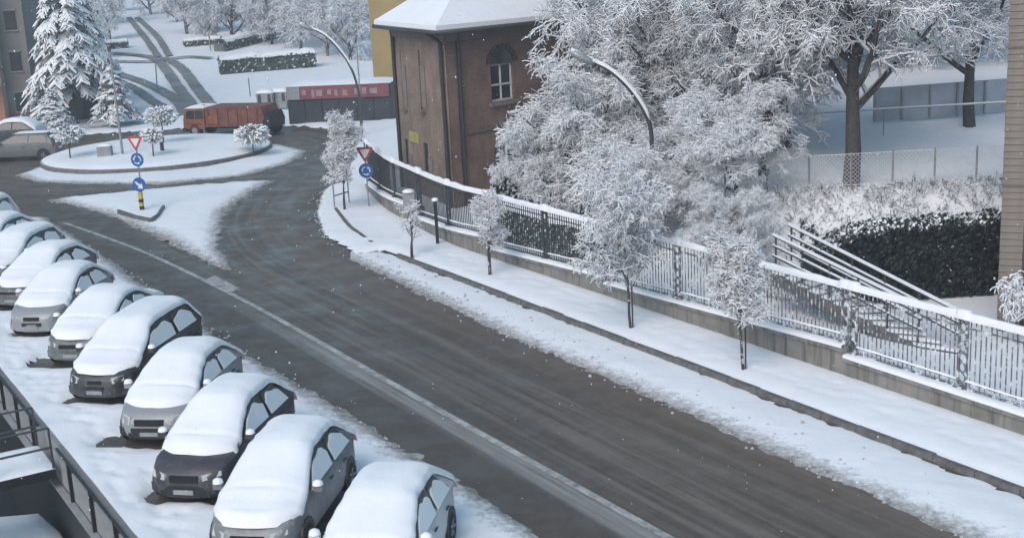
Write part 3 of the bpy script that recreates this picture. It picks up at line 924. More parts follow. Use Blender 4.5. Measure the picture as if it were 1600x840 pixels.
tree_copy(tC, 'low snowy bush-like tree close behind the fence near the stair rails', 6.9, 38.4, 1.9, 0.62)
tree_copy(tC, 'snowy low-branched tree left of the white slope behind the wire fence', 9.0, 43.4, 2.2, 1.0)
tree_copy(tC, 'small snowy bush just behind the fence beside the top of the stair', 6.2, 36.6, 5.1, 0.42)
tree_copy(tC, 'snowy bush-like tree under the arched window of the brick building', 1.3, 46.4, 4.4, 0.62)

# saplings along the pavement
sapg = 'young street trees on the pavement'
SAP = dict(H=3.6, spread=1.4, r0=0.04, limbs=16, sub=(8, 7, 5), droop=0.08, up=1.5, twig_len=0.22, trunk=0.72, first=0.34)
def sapling(label, px, py, h, spread, seed, **kw):
    p = at(px, py, 0.1)
    sp = dict(SAP, H=h, spread=spread, seed=seed); sp.update(kw)
    r = make_tree('sapling', label, 'young tree', p, sp, group=sapg, snow=0.013, wmin=0.0075, clumps=.05, clump_r=.014)
    mb = MB(); mb.tube([(0.05, 0.02, -0.1), (0.05, 0.02, 1.2)], 0.022, 6); mb.build('stake', 'bark', r)
    return r
sapling('young snowy street tree nearest the camera with an upright egg-shaped crown', 1162, 580, 3.7, 1.0, 31, narrow=0.8, up=1.7, first=0.4)
sapling('widest young street tree with drooping snow-laden twigs', 986, 515, 4.4, 2.0, 32, droop=0.35, up=1.2, first=0.34)
sapling('thin young street tree before the low wall, right of the gate post', 765, 432, 3.1, 0.8, 33, limbs=7)
sapling('smallest snowy sapling on the pavement beside the dark gate post', 643, 403, 2.4, 0.55, 34, limbs=6, sub=(4, 3, 3))
sapling('young snowy tree by the yield sign at the end of the pavement', 538, 330, 4.4, 1.15, 35)

# ------------------------------------------------------------------ cars
def car(label, cat, loc, rz, paint_mat, L=3.95, W=0.83, hood=0.90, roof=1.46, kind='hatch', snow_front=None, th=0.17, group='snow-covered cars parked in the diagonal row', cover=True, side=True, name='parked_car', seed=0):
    rg = random.Random(seed)
    fr_ = random.Random(seed * 7 + 3)
    gw, gh, hl, hlz, two = fr_.uniform(.34, .78), fr_.uniform(.06, .15), fr_.uniform(.22, .38), fr_.uniform(.12, .20), fr_.random() < .5
    bump_mat = paint_mat if fr_.random() < .55 else 'black'
    root = thing(name, label, cat, loc, rz, group)
    h = L / 2
    belt = hood + 0.04
    st = [(h, .46, .36, .58), (h - .05, .68, .26, hood - .24), (h - .24, .88, .20, hood - .11), (h - .55, .985, .19, hood - .03), (h - .95, 1.0, .19, hood + .02),
          (0.2, 1.0, .19, belt), (-h + 1.0, 1.0, .19, belt + .02), (-h + .35, .98, .21, belt + .02), (-h + .12, .92, .26, belt - .04), (-h + .02, .80, .32, belt - .2), (-h, .68, .36, belt - .30)]
    mb = MB(); ring = []
    for (x, wf, zl, zt) in st:
        w_ = W * wf; H_ = zt - zl
        half = [(0.0, zl), (.72 * w_, zl), (.95 * w_, zl + .10 * H_), (w_, zl + .38 * H_), (.995 * w_, zl + .66 * H_), (.955 * w_, zt - .08 * H_), (.88 * w_, zt), (0.0, zt + .02)]
        ring += [(x, y, z) for y, z in half] + [(x, -y, z) for y, z in reversed(half[1:-1])]
    k = 14; n = len(st)
    mb.add(ring, [(i * k + j, (i + 1) * k + j, (i + 1) * k + (j + 1) % k, i * k + (j + 1) % k) for i in range(n - 1) for j in range(k)] + [tuple(reversed(range(k))), tuple((n - 1) * k + j for j in range(k))])
    mb.build('body', paint_mat, root, smooth=True, sharp=35)
    # cabin
    xf = h - (0.88 if kind != 'van' else 0.62); xr = {'hatch': -h + .16, 'sedan': -h + .62, 'wagon': -h + .10, 'van': -h + .08}[kind]
    xrf = xf - (1.0 if kind != 'van' else 0.75); xrr = xr + {'hatch': .62, 'sedan': .66, 'wagon': .36, 'van': .2}[kind]
    prof = [(xf, belt), (xf - .42, belt + .22), (xrf, roof - .045), (xrf - .25, roof), ((xrf + xrr) / 2, roof + .02), (xrr + .15, roof - .01), (xrr, roof - .06), ((xr * 2 + xrr) / 3, belt + .22), (xr, belt)]
    wb = W * .93; kk = 0.44
    mb = MB(); ring = []
    for x, z in prof:
        z = max(z, belt + 0.005); wt_ = wb - (z - belt) * kk
        half = [(wb - 0.0, belt - .05), (wt_ + .015, z - min(.05, (z - belt) * .3)), (wt_ - .07, z), (0, z + .018)]
        ring += [(x, y, zz) for y, zz in half] + [(x, -y, zz) for y, zz in reversed(half[:-1])]
    k = 7; n = len(prof)
    mb.add(ring, [(i * k + j, (i + 1) * k + j, (i + 1) * k + j + 1, i * k + j + 1) for i in range(n - 1) for j in range(k - 1)])
    mb.build('cabin', paint_mat, root, smooth=True, sharp=40)
    # windscreen and rear window
    for nm, (x0, z0), (x1, z1) in (('windscreen', (xf + .0, belt + .03), (xrf + .03, roof - .05)), ('rear_window', (xr - .0, belt + .08), (xrr - .02, roof - .08))):
        sg = 1 if nm == 'windscreen' else -1
        mb = MB(); y0, y1 = wb - .10, wb - (z1 - belt) * kk - .08
        mb.prism([(x0 + sg * .01, -y0, z0), (x0 + sg * .01, y0, z0), (x1 + sg * .01, y1, z1), (x1 + sg * .01, -y1, z1)], (sg * .012, 0, .006)); mb.build(nm, 'glass', root)
    # side windows, with snow sticking to them
    zb, zt = belt + .035, roof - .10
    mid = (xrf + xrr) / 2 + .05
    def sy(z): return wb - (z - belt) * kk
    slope = lambda z, x0, x1: x0 + (x1 - x0) * (z - zb) / (zt - zb)
    wins = [((xf - .30, xrf - .02), (mid + .04, mid + .04)), ((mid - .04, mid - .04), (xr + .30, xrr + .10))]
    for sgn in (1, -1):
        for wi, ((f0, f1), (b0, b1)) in enumerate(wins):
            mb = MB()
            mb.prism([(f0, sgn * (sy(zb) + .004), zb), (b0, sgn * (sy(zb) + .004), zb), (b1, sgn * (sy(zt) + .004), zt), (f1, sgn * (sy(zt) + .004), zt)], (0, sgn * .012, .004))
            wo = mb.build('side_window', 'glass', root)
            if cover and side:
                sm = MB(); K = 9; top = []; bot = []
                for i in range(K):
                    f = i / (K - 1); hh = (.84 + .07 * math.sin(i * 1.1 + seed * 2 + wi)) * (1 - .3 * abs(2 * f - 1) ** 3)
                    zt2 = zb + (zt - zb) * hh
                    x0, x1 = slope(zb, f0, f1), slope(zb, b0, b1)
                    xx0, xx1 = slope(zt2, f0, f1), slope(zt2, b0, b1)
                    fx = .05 + .9 * f
                    bot.append((x0 + (x1 - x0) * fx, sgn * (sy(zb) + .015), zb - .02)); top.append((xx0 + (xx1 - xx0) * fx, sgn * (sy(zt2) + .015), zt2))
                sm.prism(bot + top[::-1], (0, sgn * .03, .01)); sm.build('window_snow', 'snow_car', wo, smooth=False)
        # mirror
        mb = MB(); mb.box((xf - .30, sgn * (W + .09), belt + .10), (.11, .17, .12)); mo = mb.build('mirror', paint_mat, root)
        if cover:
            mb = MB(); mb.lathe((xf - .30, sgn * (W + .09), belt + .155), [(.10, 0), (.09, .05), (.05, .08), (0.0, .09)], 8); mb.build('mirror_snow', 'snow_car', mo, smooth=True)
        mb = MB()
        for xx in (mid + .30, mid - .55): mb.box((xx, sgn * (W * 1.0 + .008), belt - .16), (.16, .02, .03))
        mb.build('door_handle', 'black', root)
        for xw in (h - .72, -h + .68):
            mb = MB(); N_ = 14
            mb.prism([(xw + .36 * math.cos(2 * math.pi * i / N_), sgn * (W - .03), .33 + .36 * math.sin(2 * math.pi * i / N_)) for i in range(N_)], (0, sgn * .036, 0)); mb.build('wheel_arch', 'black', root)
            mb = MB(); pts = []
            prof2 = [(.17, .0), (.27, .02), (.30, .05), (.30, .17), (.27, .20), (.17, .19)]
            for r, yy in prof2:
                for i in range(18):
                    a = 2 * math.pi * i / 18; pts.append((r * math.cos(a), yy, r * math.sin(a)))
            mb.add(pts, [(i * 18 + j, (i + 1) * 18 + j, (i + 1) * 18 + (j + 1) % 18, i * 18 + (j + 1) % 18) for i in range(5) for j in range(18)])
            wo = mb.build('wheel', 'rubber', root, smooth=True)
            wo.location = (xw, sgn * (W + .03), .30); wo.rotation_euler = (0, 0, 0 if sgn < 0 else math.pi)
            mb = MB(); mb.prism([(.18 * math.cos(2 * math.pi * i / 12), .03, .18 * math.sin(2 * math.pi * i / 12)) for i in range(12)], (0, .05, 0))
            for i in range(5):
                a = 2 * math.pi * i / 5; mb.bar((.04 * math.cos(a), .02, .04 * math.sin(a)), (.17 * math.cos(a), .02, .17 * math.sin(a)), .04, .04)
            mb.build('rim', 'galv', wo)
        # lights
        mb = MB(); mb.prism([(-.04, -hl / 2, -hlz / 2), (-.04, hl / 2, -hlz / 2 + (.05 if sgn > 0 else 0)), (-.04, hl / 2, hlz / 2 - (0 if sgn > 0 else .03)), (-.04, -hl / 2, hlz / 2 - (.03 if sgn > 0 else 0))], (.09, 0, 0)); o = mb.build('headlight', 'lamp_glass', root); o.location = (h - .13, sgn * W * .62, hood - .27); o.rotation_euler = (0, R_(-18), sgn * R_(-32) * -1)
        mb = MB(); mb.box((0, 0, 0), (.05, .13, .30)); o = mb.build('tail_light', 'red', root); o.location = (-h + .05, sgn * W * .80, belt - .18); o.rotation_euler = (0, 0, sgn * R_(22))
    mb = MB(); mb.box((h - .02, 0, hood - .31), (.07, gw, gh))
    for i in range(3): mb.box((h + .018, 0, hood - .31 + gh * .3 * (i - 1)), (.02, gw, .012))
    if two: mb.box((h - .0, 0, hood - .47), (.09, gw * 1.25, .09))
    mb.build('grille', 'black', root)
    mb = MB(); 
    mb.grid([(h + .05 - .30 * abs(t_) ** 2.4 - .04 * (q == 0), t_ * W * .96, z_) for t_ in np.linspace(-1, 1, 13) for q, z_ in enumerate((.22, .27, .42, .44))], 13, 4); mb.box((h - .12, 0, .30), (.2, 1.0, .12)); mb.build('bumper', bump_mat, root)
    mb = MB(); mb.box((h + .065, 0, .36), (.015, .40, .09)); mb.build('number_plate', 'plate_grey', root)
    mb = MB(); mb.box((-h - .01, 0, .62), (.015, .46, .10)); mb.build('number_plate', 'white', root)
    if cover:
        xs0 = h - .10 if snow_front is None else snow_front
        xsv = np.linspace(xs0, -h - .02, 84)
        px = [h, h - .22, h - .55, xf + .12] + [p[0] for p in prof[1:8]] + [xr - .03, -h + .05, -h - .03]
        pz = [hood - .20, hood - .10, hood - .03, belt + .01] + [p[1] for p in prof[1:8]] + [belt + .06, belt - .02, belt - .3]
        H0 = np.interp(xsv, px[::-1], pz[::-1])
        ker = np.array([1, 2, 3, 2, 1.]); ker /= ker.sum()
        Hs = np.convolve(np.pad(H0, 2, mode='edge'), ker, 'valid'); Hs = np.maximum(Hs, H0 - .01)
        Wd = np.interp(Hs, [belt - .1, belt + .05, roof], [W * .95, W * .93, W * .93 - (roof - belt) * kk + .045])
        Wd = np.where(xsv > h - .4, np.interp(xsv, [h - .4, h - .08], [W * .95, W * .80]), Wd)
        K = 23; L_ = []
        for i, x in enumerate(xsv):
            e = min(1.0, (i + .2) / 4.0); e2 = min(1.0, (len(xsv) - 1 - i) / 5.5)
            tk = th * math.sqrt(max(0, e * (2 - e))) * math.sqrt(max(0.0, e2 * (2 - e2)))
            for j in range(K):
                y = (j - (K - 1) / 2) / ((K - 1) / 2)
                a = abs(y)
                yy = math.copysign(min(1, a * 1.08) * (Wd[i] + .015 + .022 * float(wob(x * 2, seed + (y > 0) * 5, .5, 8))), y) if y else 0
                lip = tk * (1 - max(0, (a - .35) / .65) ** 2.3) - (.045 * math.exp(-((x - xf + .02) / .055) ** 2) + .018 * math.exp(-((x - xf - .42 - .1 * (seed % 3)) / .05) ** 2)) * (a < .9) * (.6 + .4 * float(wob(yy * 3, seed, 1, 5)))
                z = Hs[i] + lip + .022 * float(wob(x + seed * 3, yy, .9, 2)) * (a < .95) - (.05 if a > .97 else 0)
                if a > .97: yy *= 1.0
                L_.append((x + (.03 if i == 0 else 0) - .30 * a ** 2.2 * max(0, 1 - i / 18) + .02 * float(wob(yy, seed, .4, 6)) * max(0, 1 - i / 10), yy, z - (.05 if i == 0 else 0)))
        mb = MB(); mb.grid(L_, len(xsv), K); mb.build('snow_cover', 'snow_car', root, smooth=True)
    else:
        mb = MB(); mb.grid([(x, y * (wb - (roof - belt) * kk - .04), roof + .03 + .05 * (1 - abs(y) ** 4) * (0 if x in (xrf, xrr) else 1)) for x in np.linspace(xrf, xrr, 8) for y in (-1, -.8, -.3, .3, .8, 1)], 8, 6)
        mb.build('snow_cover', 'snow_car', root, smooth=True)
    return root

fwd = -(AX + NX) / math.sqrt(2)
CAR_RZ = math.atan2(fwd[1], fwd[0]) + R_(3.5)
PNT = {k: paint(k, c, d, mt) for k, c, d, mt in [('estate', (.12, .135, .135), .15, .2), ('white', (.62, .63, .64), .4, 0), ('grey', (.16, .17, .18), .55, .3), ('plum', (.05, .045, .055), .12, .3), ('silver', (.30, .31, .32), .4, .4),
       ('black', (.018, .019, .022), .25, .2), ('blue', (.10, .13, .19), .5, .3), ('green', (.09, .12, .11), .5, .2), ('teal', (.08, .10, .10), .5, .2)]}
CARS = [('white hatchback nearest the camera under thick snow, its dark side windows showing', 'white', dict(kind='hatch', L=3.9)),
        ('grey snow-covered car second from the camera with a snow-speckled flank', 'grey', dict(kind='hatch', L=4.1, roof=1.48)),
        ('dark plum car with its bonnet and grille bare of snow', 'plum', dict(kind='hatch', L=4.1, roof=1.50, snow_front=1.52)),
        ('silver car between the plum and the black car, snow-dusted front', 'silver', dict(kind='hatch', L=3.9, snow_front=1.62)),
        ('largest black car with a long snow cover and black bumper', 'black', dict(kind='wagon', L=4.45, roof=1.52, W=.86, th=.17)),
        ('dull green parked car just beyond the large black car, low snow cover', 'green', dict(kind='sedan', L=4.2, roof=1.42)),
        ('small dusty silver car whose grey front shows, beyond the dull green one', 'silver', dict(kind='hatch', L=3.8, snow_front=1.5)),
        ('snow-covered teal car in front of the one with roof bars', 'teal', dict(kind='hatch', L=3.9)),
        ('snow-covered blue car near the far end of the row with a small aerial', 'blue', dict(kind='wagon', L=4.1)),
        ('snow-covered silver car just before the farthest one of the row', 'silver', dict(kind='hatch', L=3.9)),
        ('farthest snow-covered car of the row at the left edge', 'white', dict(kind='van', L=3.9, roof=1.62))]
for i, (lab, pn, kw) in enumerate(CARS):
    Lc = kw.get('L', 3.95)
    c = P(CAR_S[i], 6.35 + [.55, 0, 0, .3, .15, .35, .1, .35, .1, 0, 0][i]) - Vector((math.cos(CAR_RZ), math.sin(CAR_RZ), 0)) * (Lc / 2)
    car(lab, 'car', c, CAR_RZ + R_([0, 1, -1, 2, -1, 1, 2, -2, 1, 0, 1][i]), PNT[pn], seed=i, **kw)

# cars beyond the roundabout
far_g = 'cars standing beyond the roundabout'
car('silver estate car at the left edge beside the roundabout', 'car', at(38, 249), R_(178), PNT['estate'], kind='wagon', L=4.2, cover=False, group=far_g, seed=20)
car('dark car parked just behind the silver estate at the left edge', 'car', at(18, 226), R_(176), PNT['black'], kind='hatch', L=4.0, cover=True, side=False, group=far_g, seed=21)

# ------------------------------------------------------------------ orange lorry behind the roundabout
p0, p1 = at(304, 211), at(430, 210)
d = p1 - p0; Lt = d.length + 0.2
tr = thing('lorry', 'orange-brown lorry driving left behind the roundabout with snow on its cab roof', 'lorry', (p0 + p1) / 2, math.atan2(d.y, d.x))
x0 = -Lt / 2
mb = MB(); mb.box((0, 0, .52), (Lt - .3, 1.0, .14)); mb.build('chassis', 'black', tr)
mb = MB()
mb.prism([(x0, -1.0, .50), (x0 + 1.45, -1.0, .50), (x0 + 1.45, -1.0, 1.72), (x0 + .22, -1.0, 1.72), (x0 + .04, -1.0, 1.10)], (0, 2.0, 0)); cabo = mb.build('cab', 'orange', tr)
mb = MB(); mb.prism([(x0 + .22, -1.012, 1.12), (x0 + .80, -1.012, 1.12), (x0 + .80, -1.012, 1.58), (x0 + .34, -1.012, 1.58)], (0, -.02, 0)); mb.box((x0 + 1.12, -1.02, 1.35), (.48, .02, .46)); mb.build('side_window', 'glass', cabo)
mb = MB(); mb.prism([(x0 + .02, -.85, 1.14), (x0 + .02, .85, 1.14), (x0 + .20, .85, 1.66), (x0 + .20, -.85, 1.66)], (-.03, 0, .01)); mb.build('windscreen', 'glass', cabo)
mb = MB(); mb.box((x0 + .72, -1.015, .82), (.9, .03, .10)); mb.build('cab_stripe', 'rust', cabo)
mb = MB(); mb.box((x0 + .08, 0, .45), (.28, 2.05, .22)); mb.build('bumper', 'black', tr)
mb = MB(); mb.grid([(x0 + .18 + 1.3 * u, -1.02 + 2.04 * v, 1.725 + .12 * (1 if 0 < i < 5 and 0 < j < 5 else 0)) for i, u in enumerate(np.linspace(0, 1, 6)) for j, v in enumerate(np.linspace(0, 1, 6))], 6, 6); mb.build('roof_snow', 'snow', tr, smooth=True)
mb = MB(); bx0, bx1 = x0 + 1.55, Lt / 2 - .45
mb.prism([(bx0, -1.05, .62), (bx1, -1.05, .62), (bx1 + .30, -1.05, 1.15), (bx1 + .05, -1.05, 1.78), (bx0, -1.05, 1.78)], (0, 2.1, 0)); mb.build('body_box', 'rust', tr)
for i in range(6):
    mb = MB(); mb.box((bx0 + .2 + i * (bx1 - bx0 - .4) / 5, -1.075, 1.2), (.07, .05, 1.12)); mb.build('rib', 'rust', tr)
mb = MB(); mb.box(((bx0 + bx1) / 2, -1.07, 1.72), (bx1 - bx0, .06, .10)); mb.box(((bx0 + bx1) / 2, -1.07, .68), (bx1 - bx0, .06, .10)); mb.build('side_rail', 'rust', tr)
mb = MB(); mb.box((bx0 + .55, -1.085, 1.05), (.7, .03, .5)); mb.build('side_hatch', 'orange', tr)
mb = MB(); mb.prism([(bx1 - .02, -1.0, .5), (bx1 + .55, -1.0, .45), (bx1 + .60, -1.0, .9), (bx1 + .42, -1.0, 1.4), (bx1 + .31, -1.0, 1.2)], (0, 2.0, 0)); mb.build('tailgate', 'black', tr)
for xw in (x0 + .75, bx1 - .85, bx1 - .0):
    for sy_ in (-1, 1):
        mb = MB()
        for r_, yw in ((.38, .28),):
            pts = [(xw + r_ * math.cos(2 * math.pi * i / 18), sy_ * 1.0, .38 + r_ * math.sin(2 * math.pi * i / 18)) for i in range(18)]
            mb.prism(pts, (0, -sy_ * yw, 0))
        wo = mb.build('wheel', 'rubber', tr)
        mb = MB(); mb.prism([(xw + .2 * math.cos(2 * math.pi * i / 12), sy_ * 1.005, .38 + .2 * math.sin(2 * math.pi * i / 12)) for i in range(12)], (0, sy_ * .02, 0)); mb.build('rim', 'galv', wo)
mb = MB(); mb.box((x0 + 1.2, -.5, 1.86), (.12, .12, .10)); mb.build('beacon', 'yellow', tr)

# ------------------------------------------------------------------ road signs
def disc(mb, c, r, axd, thick=.012, k=24, mi=0):
    """flat disc facing -Y"""
    mb.prism([(c[0] + r * math.cos(2 * math.pi * i / k), c[1], c[2] + r * math.sin(2 * math.pi * i / k)) for i in range(k)], (0, thick, 0), mi)
def tri(mb, c, s, y0, y1, mi=0):      # point-down triangle with clipped corners
    h = s * .866; a = .10 * s
    pts = [(-s / 2 + a, h / 3), (s / 2 - a, h / 3), (s / 2 - a * .5, h / 3 - a * .87), (a * .5, -2 * h / 3 + a * .87), (-a * .5, -2 * h / 3 + a * .87), (-s / 2 + a * .5, h / 3 - a * .87)]
    mb.prism([(c[0] + x, y0, c[1] + z) for x, z in pts], (0, y1 - y0, 0), mi)
def arrow_curve(mb, cx, cz, r, y, a0, a1, wd):
    K = 8
    pi_, po = [], []
    for i in range(K):
        a = a0 + (a1 - a0) * i / (K - 1)
        pi_.append((cx + (r - wd / 2) * math.cos(a), y, cz + (r - wd / 2) * math.sin(a))); po.append((cx + (r + wd / 2) * math.cos(a), y, cz + (r + wd / 2) * math.sin(a)))
    for i in range(K - 1): mb.prism([pi_[i], po[i], po[i + 1], pi_[i + 1]], (0, -.004, 0))
    sg = 1 if a1 > a0 else -1
    e = a1 + sg * .55; mb.prism([(cx + (r - wd * 1.2) * math.cos(a1), y, cz + (r - wd * 1.2) * math.sin(a1)), (cx + (r + wd * 1.2) * math.cos(a1), y, cz + (r + wd * 1.2) * math.sin(a1)), (cx + r * math.cos(e), y, cz + r * math.sin(e))], (0, -.004, 0))
pz = at(225, 332)
sg = thing('road_sign', 'yield triangle over two blue discs on a pole with yellow base, on splitter island', 'road sign', pz + Vector((0, 0, .05)), R_(-14))
mb = MB(); mb.tube([(0, 0, 0), (0, 0, 3.28)], .03, 8); mb.build('pole', 'galv', sg)
mb = MB(); tri(mb, (0, 2.96), .74, -.05, -.035); pl = mb.build('yield_plate', 'red', sg)
mb = MB(); tri(mb, (0, 2.965), .44, -.055, -.051); mb.build('plate_face', 'white', pl)
mb = MB(); disc(mb, (0, -.05, 2.20), .29, None); pl = mb.build('roundabout_disc', 'blue', sg)
mb = MB()
for k in range(3): arrow_curve(mb, 0, 2.20, .16, -.051, R_(100 + 120 * k), R_(165 + 120 * k), .045)
mb.build('arrows', 'white', pl)
mb = MB(); disc(mb, (0.04, -.20, 1.18), .30, None); pl = mb.build('keep_right_disc', 'blue', sg)
mb = MB(); mb.prism([(-.10, -.201, 1.32), (-.16, -.201, 1.26), (.02, -.201, 1.10), (-.05, -.201, 1.03), (.20, -.201, 1.0), (.17, -.201, 1.25), (.09, -.201, 1.18)], (0, -.004, 0)); mb.build('arrow', 'white', pl)
mb = MB(); mb.tube([(0, -.12, 0), (0, -.12, .85)], .10, 12); bo = mb.build('delineator', 'yellow', sg)
mb = MB()
for z_ in (.12, .42): mb.tube([(0, -.12, z_), (0, -.12, z_ + .14)], .104, 12)
mb.build('black_band', 'black', bo)
pz = at(577, 328)
sg = thing('road_sign', 'yield triangle over one blue disc at the left end of the low wall', 'road sign', pz, R_(-6))
mb = MB(); mb.tube([(0, 0, 0), (0, 0, 2.75)], .03, 8); mb.build('pole', 'galv', sg)
mb = MB(); tri(mb, (0, 2.36), .76, -.05, -.035); pl = mb.build('yield_plate', 'red', sg)
mb = MB(); tri(mb, (0, 2.365), .45, -.055, -.051); mb.build('plate_face', 'white', pl)
mb = MB(); disc(mb, (0, -.05, 1.62), .30, None); pl = mb.build('roundabout_disc', 'blue', sg)
mb = MB()
for k in range(3): arrow_curve(mb, 0, 1.62, .16, -.051, R_(100 + 120 * k), R_(165 + 120 * k), .045)
mb.build('arrows', 'white', pl)
# low grey edging on the splitter island
e = [at(185, 332, .12), at(212, 341, .12), at(236, 346, .12), at(247, 339, .12), at(256, 325, .12)]
mb = MB(); o_ = e[2]
for a, b in zip(e[:-1], e[1:]): mb.bar(a - o_ + Vector((0, 0, .05)), b - o_ + Vector((0, 0, .05)), .10, .16)
tag(mb.build('edging', 'kerb', loc=o_), 'low grey V-shaped kerb edging poking through the splitter island snow', 'edging')

# ------------------------------------------------------------------ street lamps
def street_lamp(label, base, pts, head_d):
    r = thing('street_lamp', label, 'street lamp', base, 0, 'street lamps with a long curved arm')
    B = Vector(base); Q = [Vector(p) - B for p in pts]
    sp = [Vector(p) for p in spline([tuple(q) for q in Q], 6)]
    n = len(sp)
    mb = MB(); mb.tube(sp, [.085 - .045 * i / n for i in range(n)], 9); mb.build('pole', 'iron', r, smooth=True)
    hd = sp[-1]; d = (sp[-1] - sp[-3]).normalized()
    mb = MB(); a = hd - d * .1; b = hd + d * .75
    mb.tube([a, a.lerp(b, .15), a.lerp(b, .5), a.lerp(b, .85), b], [.05, .12, .15, .12, .04], 10); mb.build('lamp_head', 'galv', r, smooth=True)
    sn = MB(); L = []; m0 = int(n * .45)
    arc = sp[m0:] + [b]
    for i, p in enumerate(arc):
        d = (arc[min(i + 1, len(arc) - 1)] - arc[max(0, i - 1)]).normalized(); sd_ = d.cross(Vector((0, 0, 1))).normalized(); u = sd_.cross(d)
        wd = .05 + .05 * (i == len(arc) - 2); k = .09 * min(1, i / 3)
        for x_, z_ in ((-wd, .03), (-wd * .7, .04 + k), (wd * .7, .04 + k), (wd, .03)): L.append(p + sd_ * x_ + u * z_)
    sn.grid(L, len(arc), 4); sn.build('arm_snow', 'snow', r, smooth=True)
    return r
Yl = 40.4
base = ground(4.45, Yl)
street_lamp('near curved street lamp rising in front of the big snowy trees', base, [base, atY(1017, 300, Yl), atY(1018, 215, Yl), atY(1009, 180, Yl), atY(985, 142, Yl), atY(955, 113, Yl), atY(925, 97, Yl)], 0)
Yl = 73.8
base = Vector((-8.2, Yl, 0))
street_lamp('far curved street lamp in front of the red banner, left of the brick building', base, [base, atY(563, 165, Yl), atY(557, 130, Yl), atY(545, 100, Yl), atY(525, 72, Yl), atY(505, 54, Yl), atY(488, 46, Yl)], 0)
# thin plain poles
def pole(label, px0, py0, px1, py1, r=.04, mat='galv', name='pole', cat='pole'):
    b = hit(px0, py0); tpt = atY(px1, py1, b.y)
    mb = MB(); mb.tube([(0, 0, -.1), tpt - b], r, 7)
    return tag(mb.build(name, mat, loc=b), label, cat)
pole('thin pale pole right beside the far curved lamp', 566, 195, 557, 70, .045)
pole('thin pole standing in the white field left of the orange lorry', 246, 142, 243, 102, .05)
pole('thin pole standing before the long clipped hedge', 391, 150, 388, 122, .05)
pole('thin pole near the far hedge on the hill', 329, 78, 326, 52, .07)
# floodlight pole on the roundabout
b = at(192, 243, .5); tp = atY(170, 70, b.y) - b
fl = thing('signal_pole', 'tall grey pole with dark fittings on the roundabout left of the yield sign', 'pole', b)
mb = MB(); mb.tube([(0, 0, -.2), tp * .55, tp], [.07, .06, .045], 8); mb.build('pole', 'galv', fl)
for f, dx, sz in ((.96, -.02, (.14, .14, .24)), (.63, -.36, (.55, .2, .18)), (.49, -.38, (.5, .2, .18)), (.58, .22, (.22, .18, .22)), (.48, .22, (.24, .18, .3))):
    mb = MB(); c = tp * f + Vector((dx, 0, 0)); mb.box(c, sz); mb.bar(tp * f, c, .04, .04); mb.build('floodlight', 'iron', fl)
b = at(165, 245, .5)
bx = thing('utility_cabinet', 'small grey cabinet on the roundabout snow left of the tall pole', 'cabinet', b)
mb = MB(); mb.box((0, 0, .25), (.72, .4, .62)); bd = mb.build('body', 'plate_grey', bx); mb = MB(); mb.box((0, -.21, .25), (.6, .02, .5)); mb.build('door', 'plate_grey', bx)
mb = MB(); mb.grid([(-.38 + .76 * i / 5, -.22 + .44 * j / 5, .57 + (.1 if 0 < i < 5 and 0 < j < 5 else 0)) for i in range(6) for j in range(6)], 6, 6); mb.build('snow_cap', 'snow', bx, smooth=True)
b = at(254, 238, .5)
mb = MB(); mb.tube([(0, 0, 0), (0, 0, .5)], .10, 10); mb.lathe((0, 0, .5), [(.1, 0), (.07, .05), (0, .06)], 10); tag(mb.build('bollard', 'iron', loc=b), 'short dark bollard on the roundabout beside the round snowy trees', 'bollard')

# small clipped trees on the roundabout
def topiary(label, px, py, hgt, rad, seed, name='topiary_tree'):
    b = at(px, py, .5); b.z = island_z(b) - .03
    r = thing(name, label, 'small tree', b, 0, 'small round trees on the roundabout')
    mb = MB(); mb.tube([(0, 0, -.1), (.02, 0, hgt * .6)], [.045, .03], 7); mb.build('trunk', 'bark', r)
    rg = random.Random(seed); segs = []
    for i in range(420):
        v = Vector((rg.gauss(0, 1), rg.gauss(0, 1), rg.gauss(0, 1))).normalized() * rad * rg.uniform(.35, 1.0)
        v.z *= .58; p = Vector((0, 0, hgt - rad * .5)) + v
        q = p + (v.normalized() * .14 + Vector((rg.uniform(-.1, .1), rg.uniform(-.1, .1), rg.uniform(-.12, .03))))
        segs.append((p, q, .022, .012))
    for i in range(30):
        v = Vector((rg.gauss(0, 1), rg.gauss(0, 1), rg.gauss(0, .6))).normalized() * rad * .8
        segs.append((Vector((0, 0, hgt * .55)), Vector((0, 0, hgt - rad * .7)) + v, .02, .008))
    put('crown', seg_mesh('crown', segs, ['leaf_grey', 'twig_snow'], .075, .05), r)
    return r
topiary('round snowy tree at the right end of the roundabout before the lorry', 395, 232, 1.62, .86, 1)
topiary('taller round snowy tree in the middle of the roundabout', 256, 226, 1.95, .85, 2)
topiary('low snowy tree right of the yield sign on the roundabout', 240, 245, 1.35, .5, 3)
topiary('round snowy tree at the left end of the roundabout beside the silver estate', 110, 247, 1.7, .75, 4)

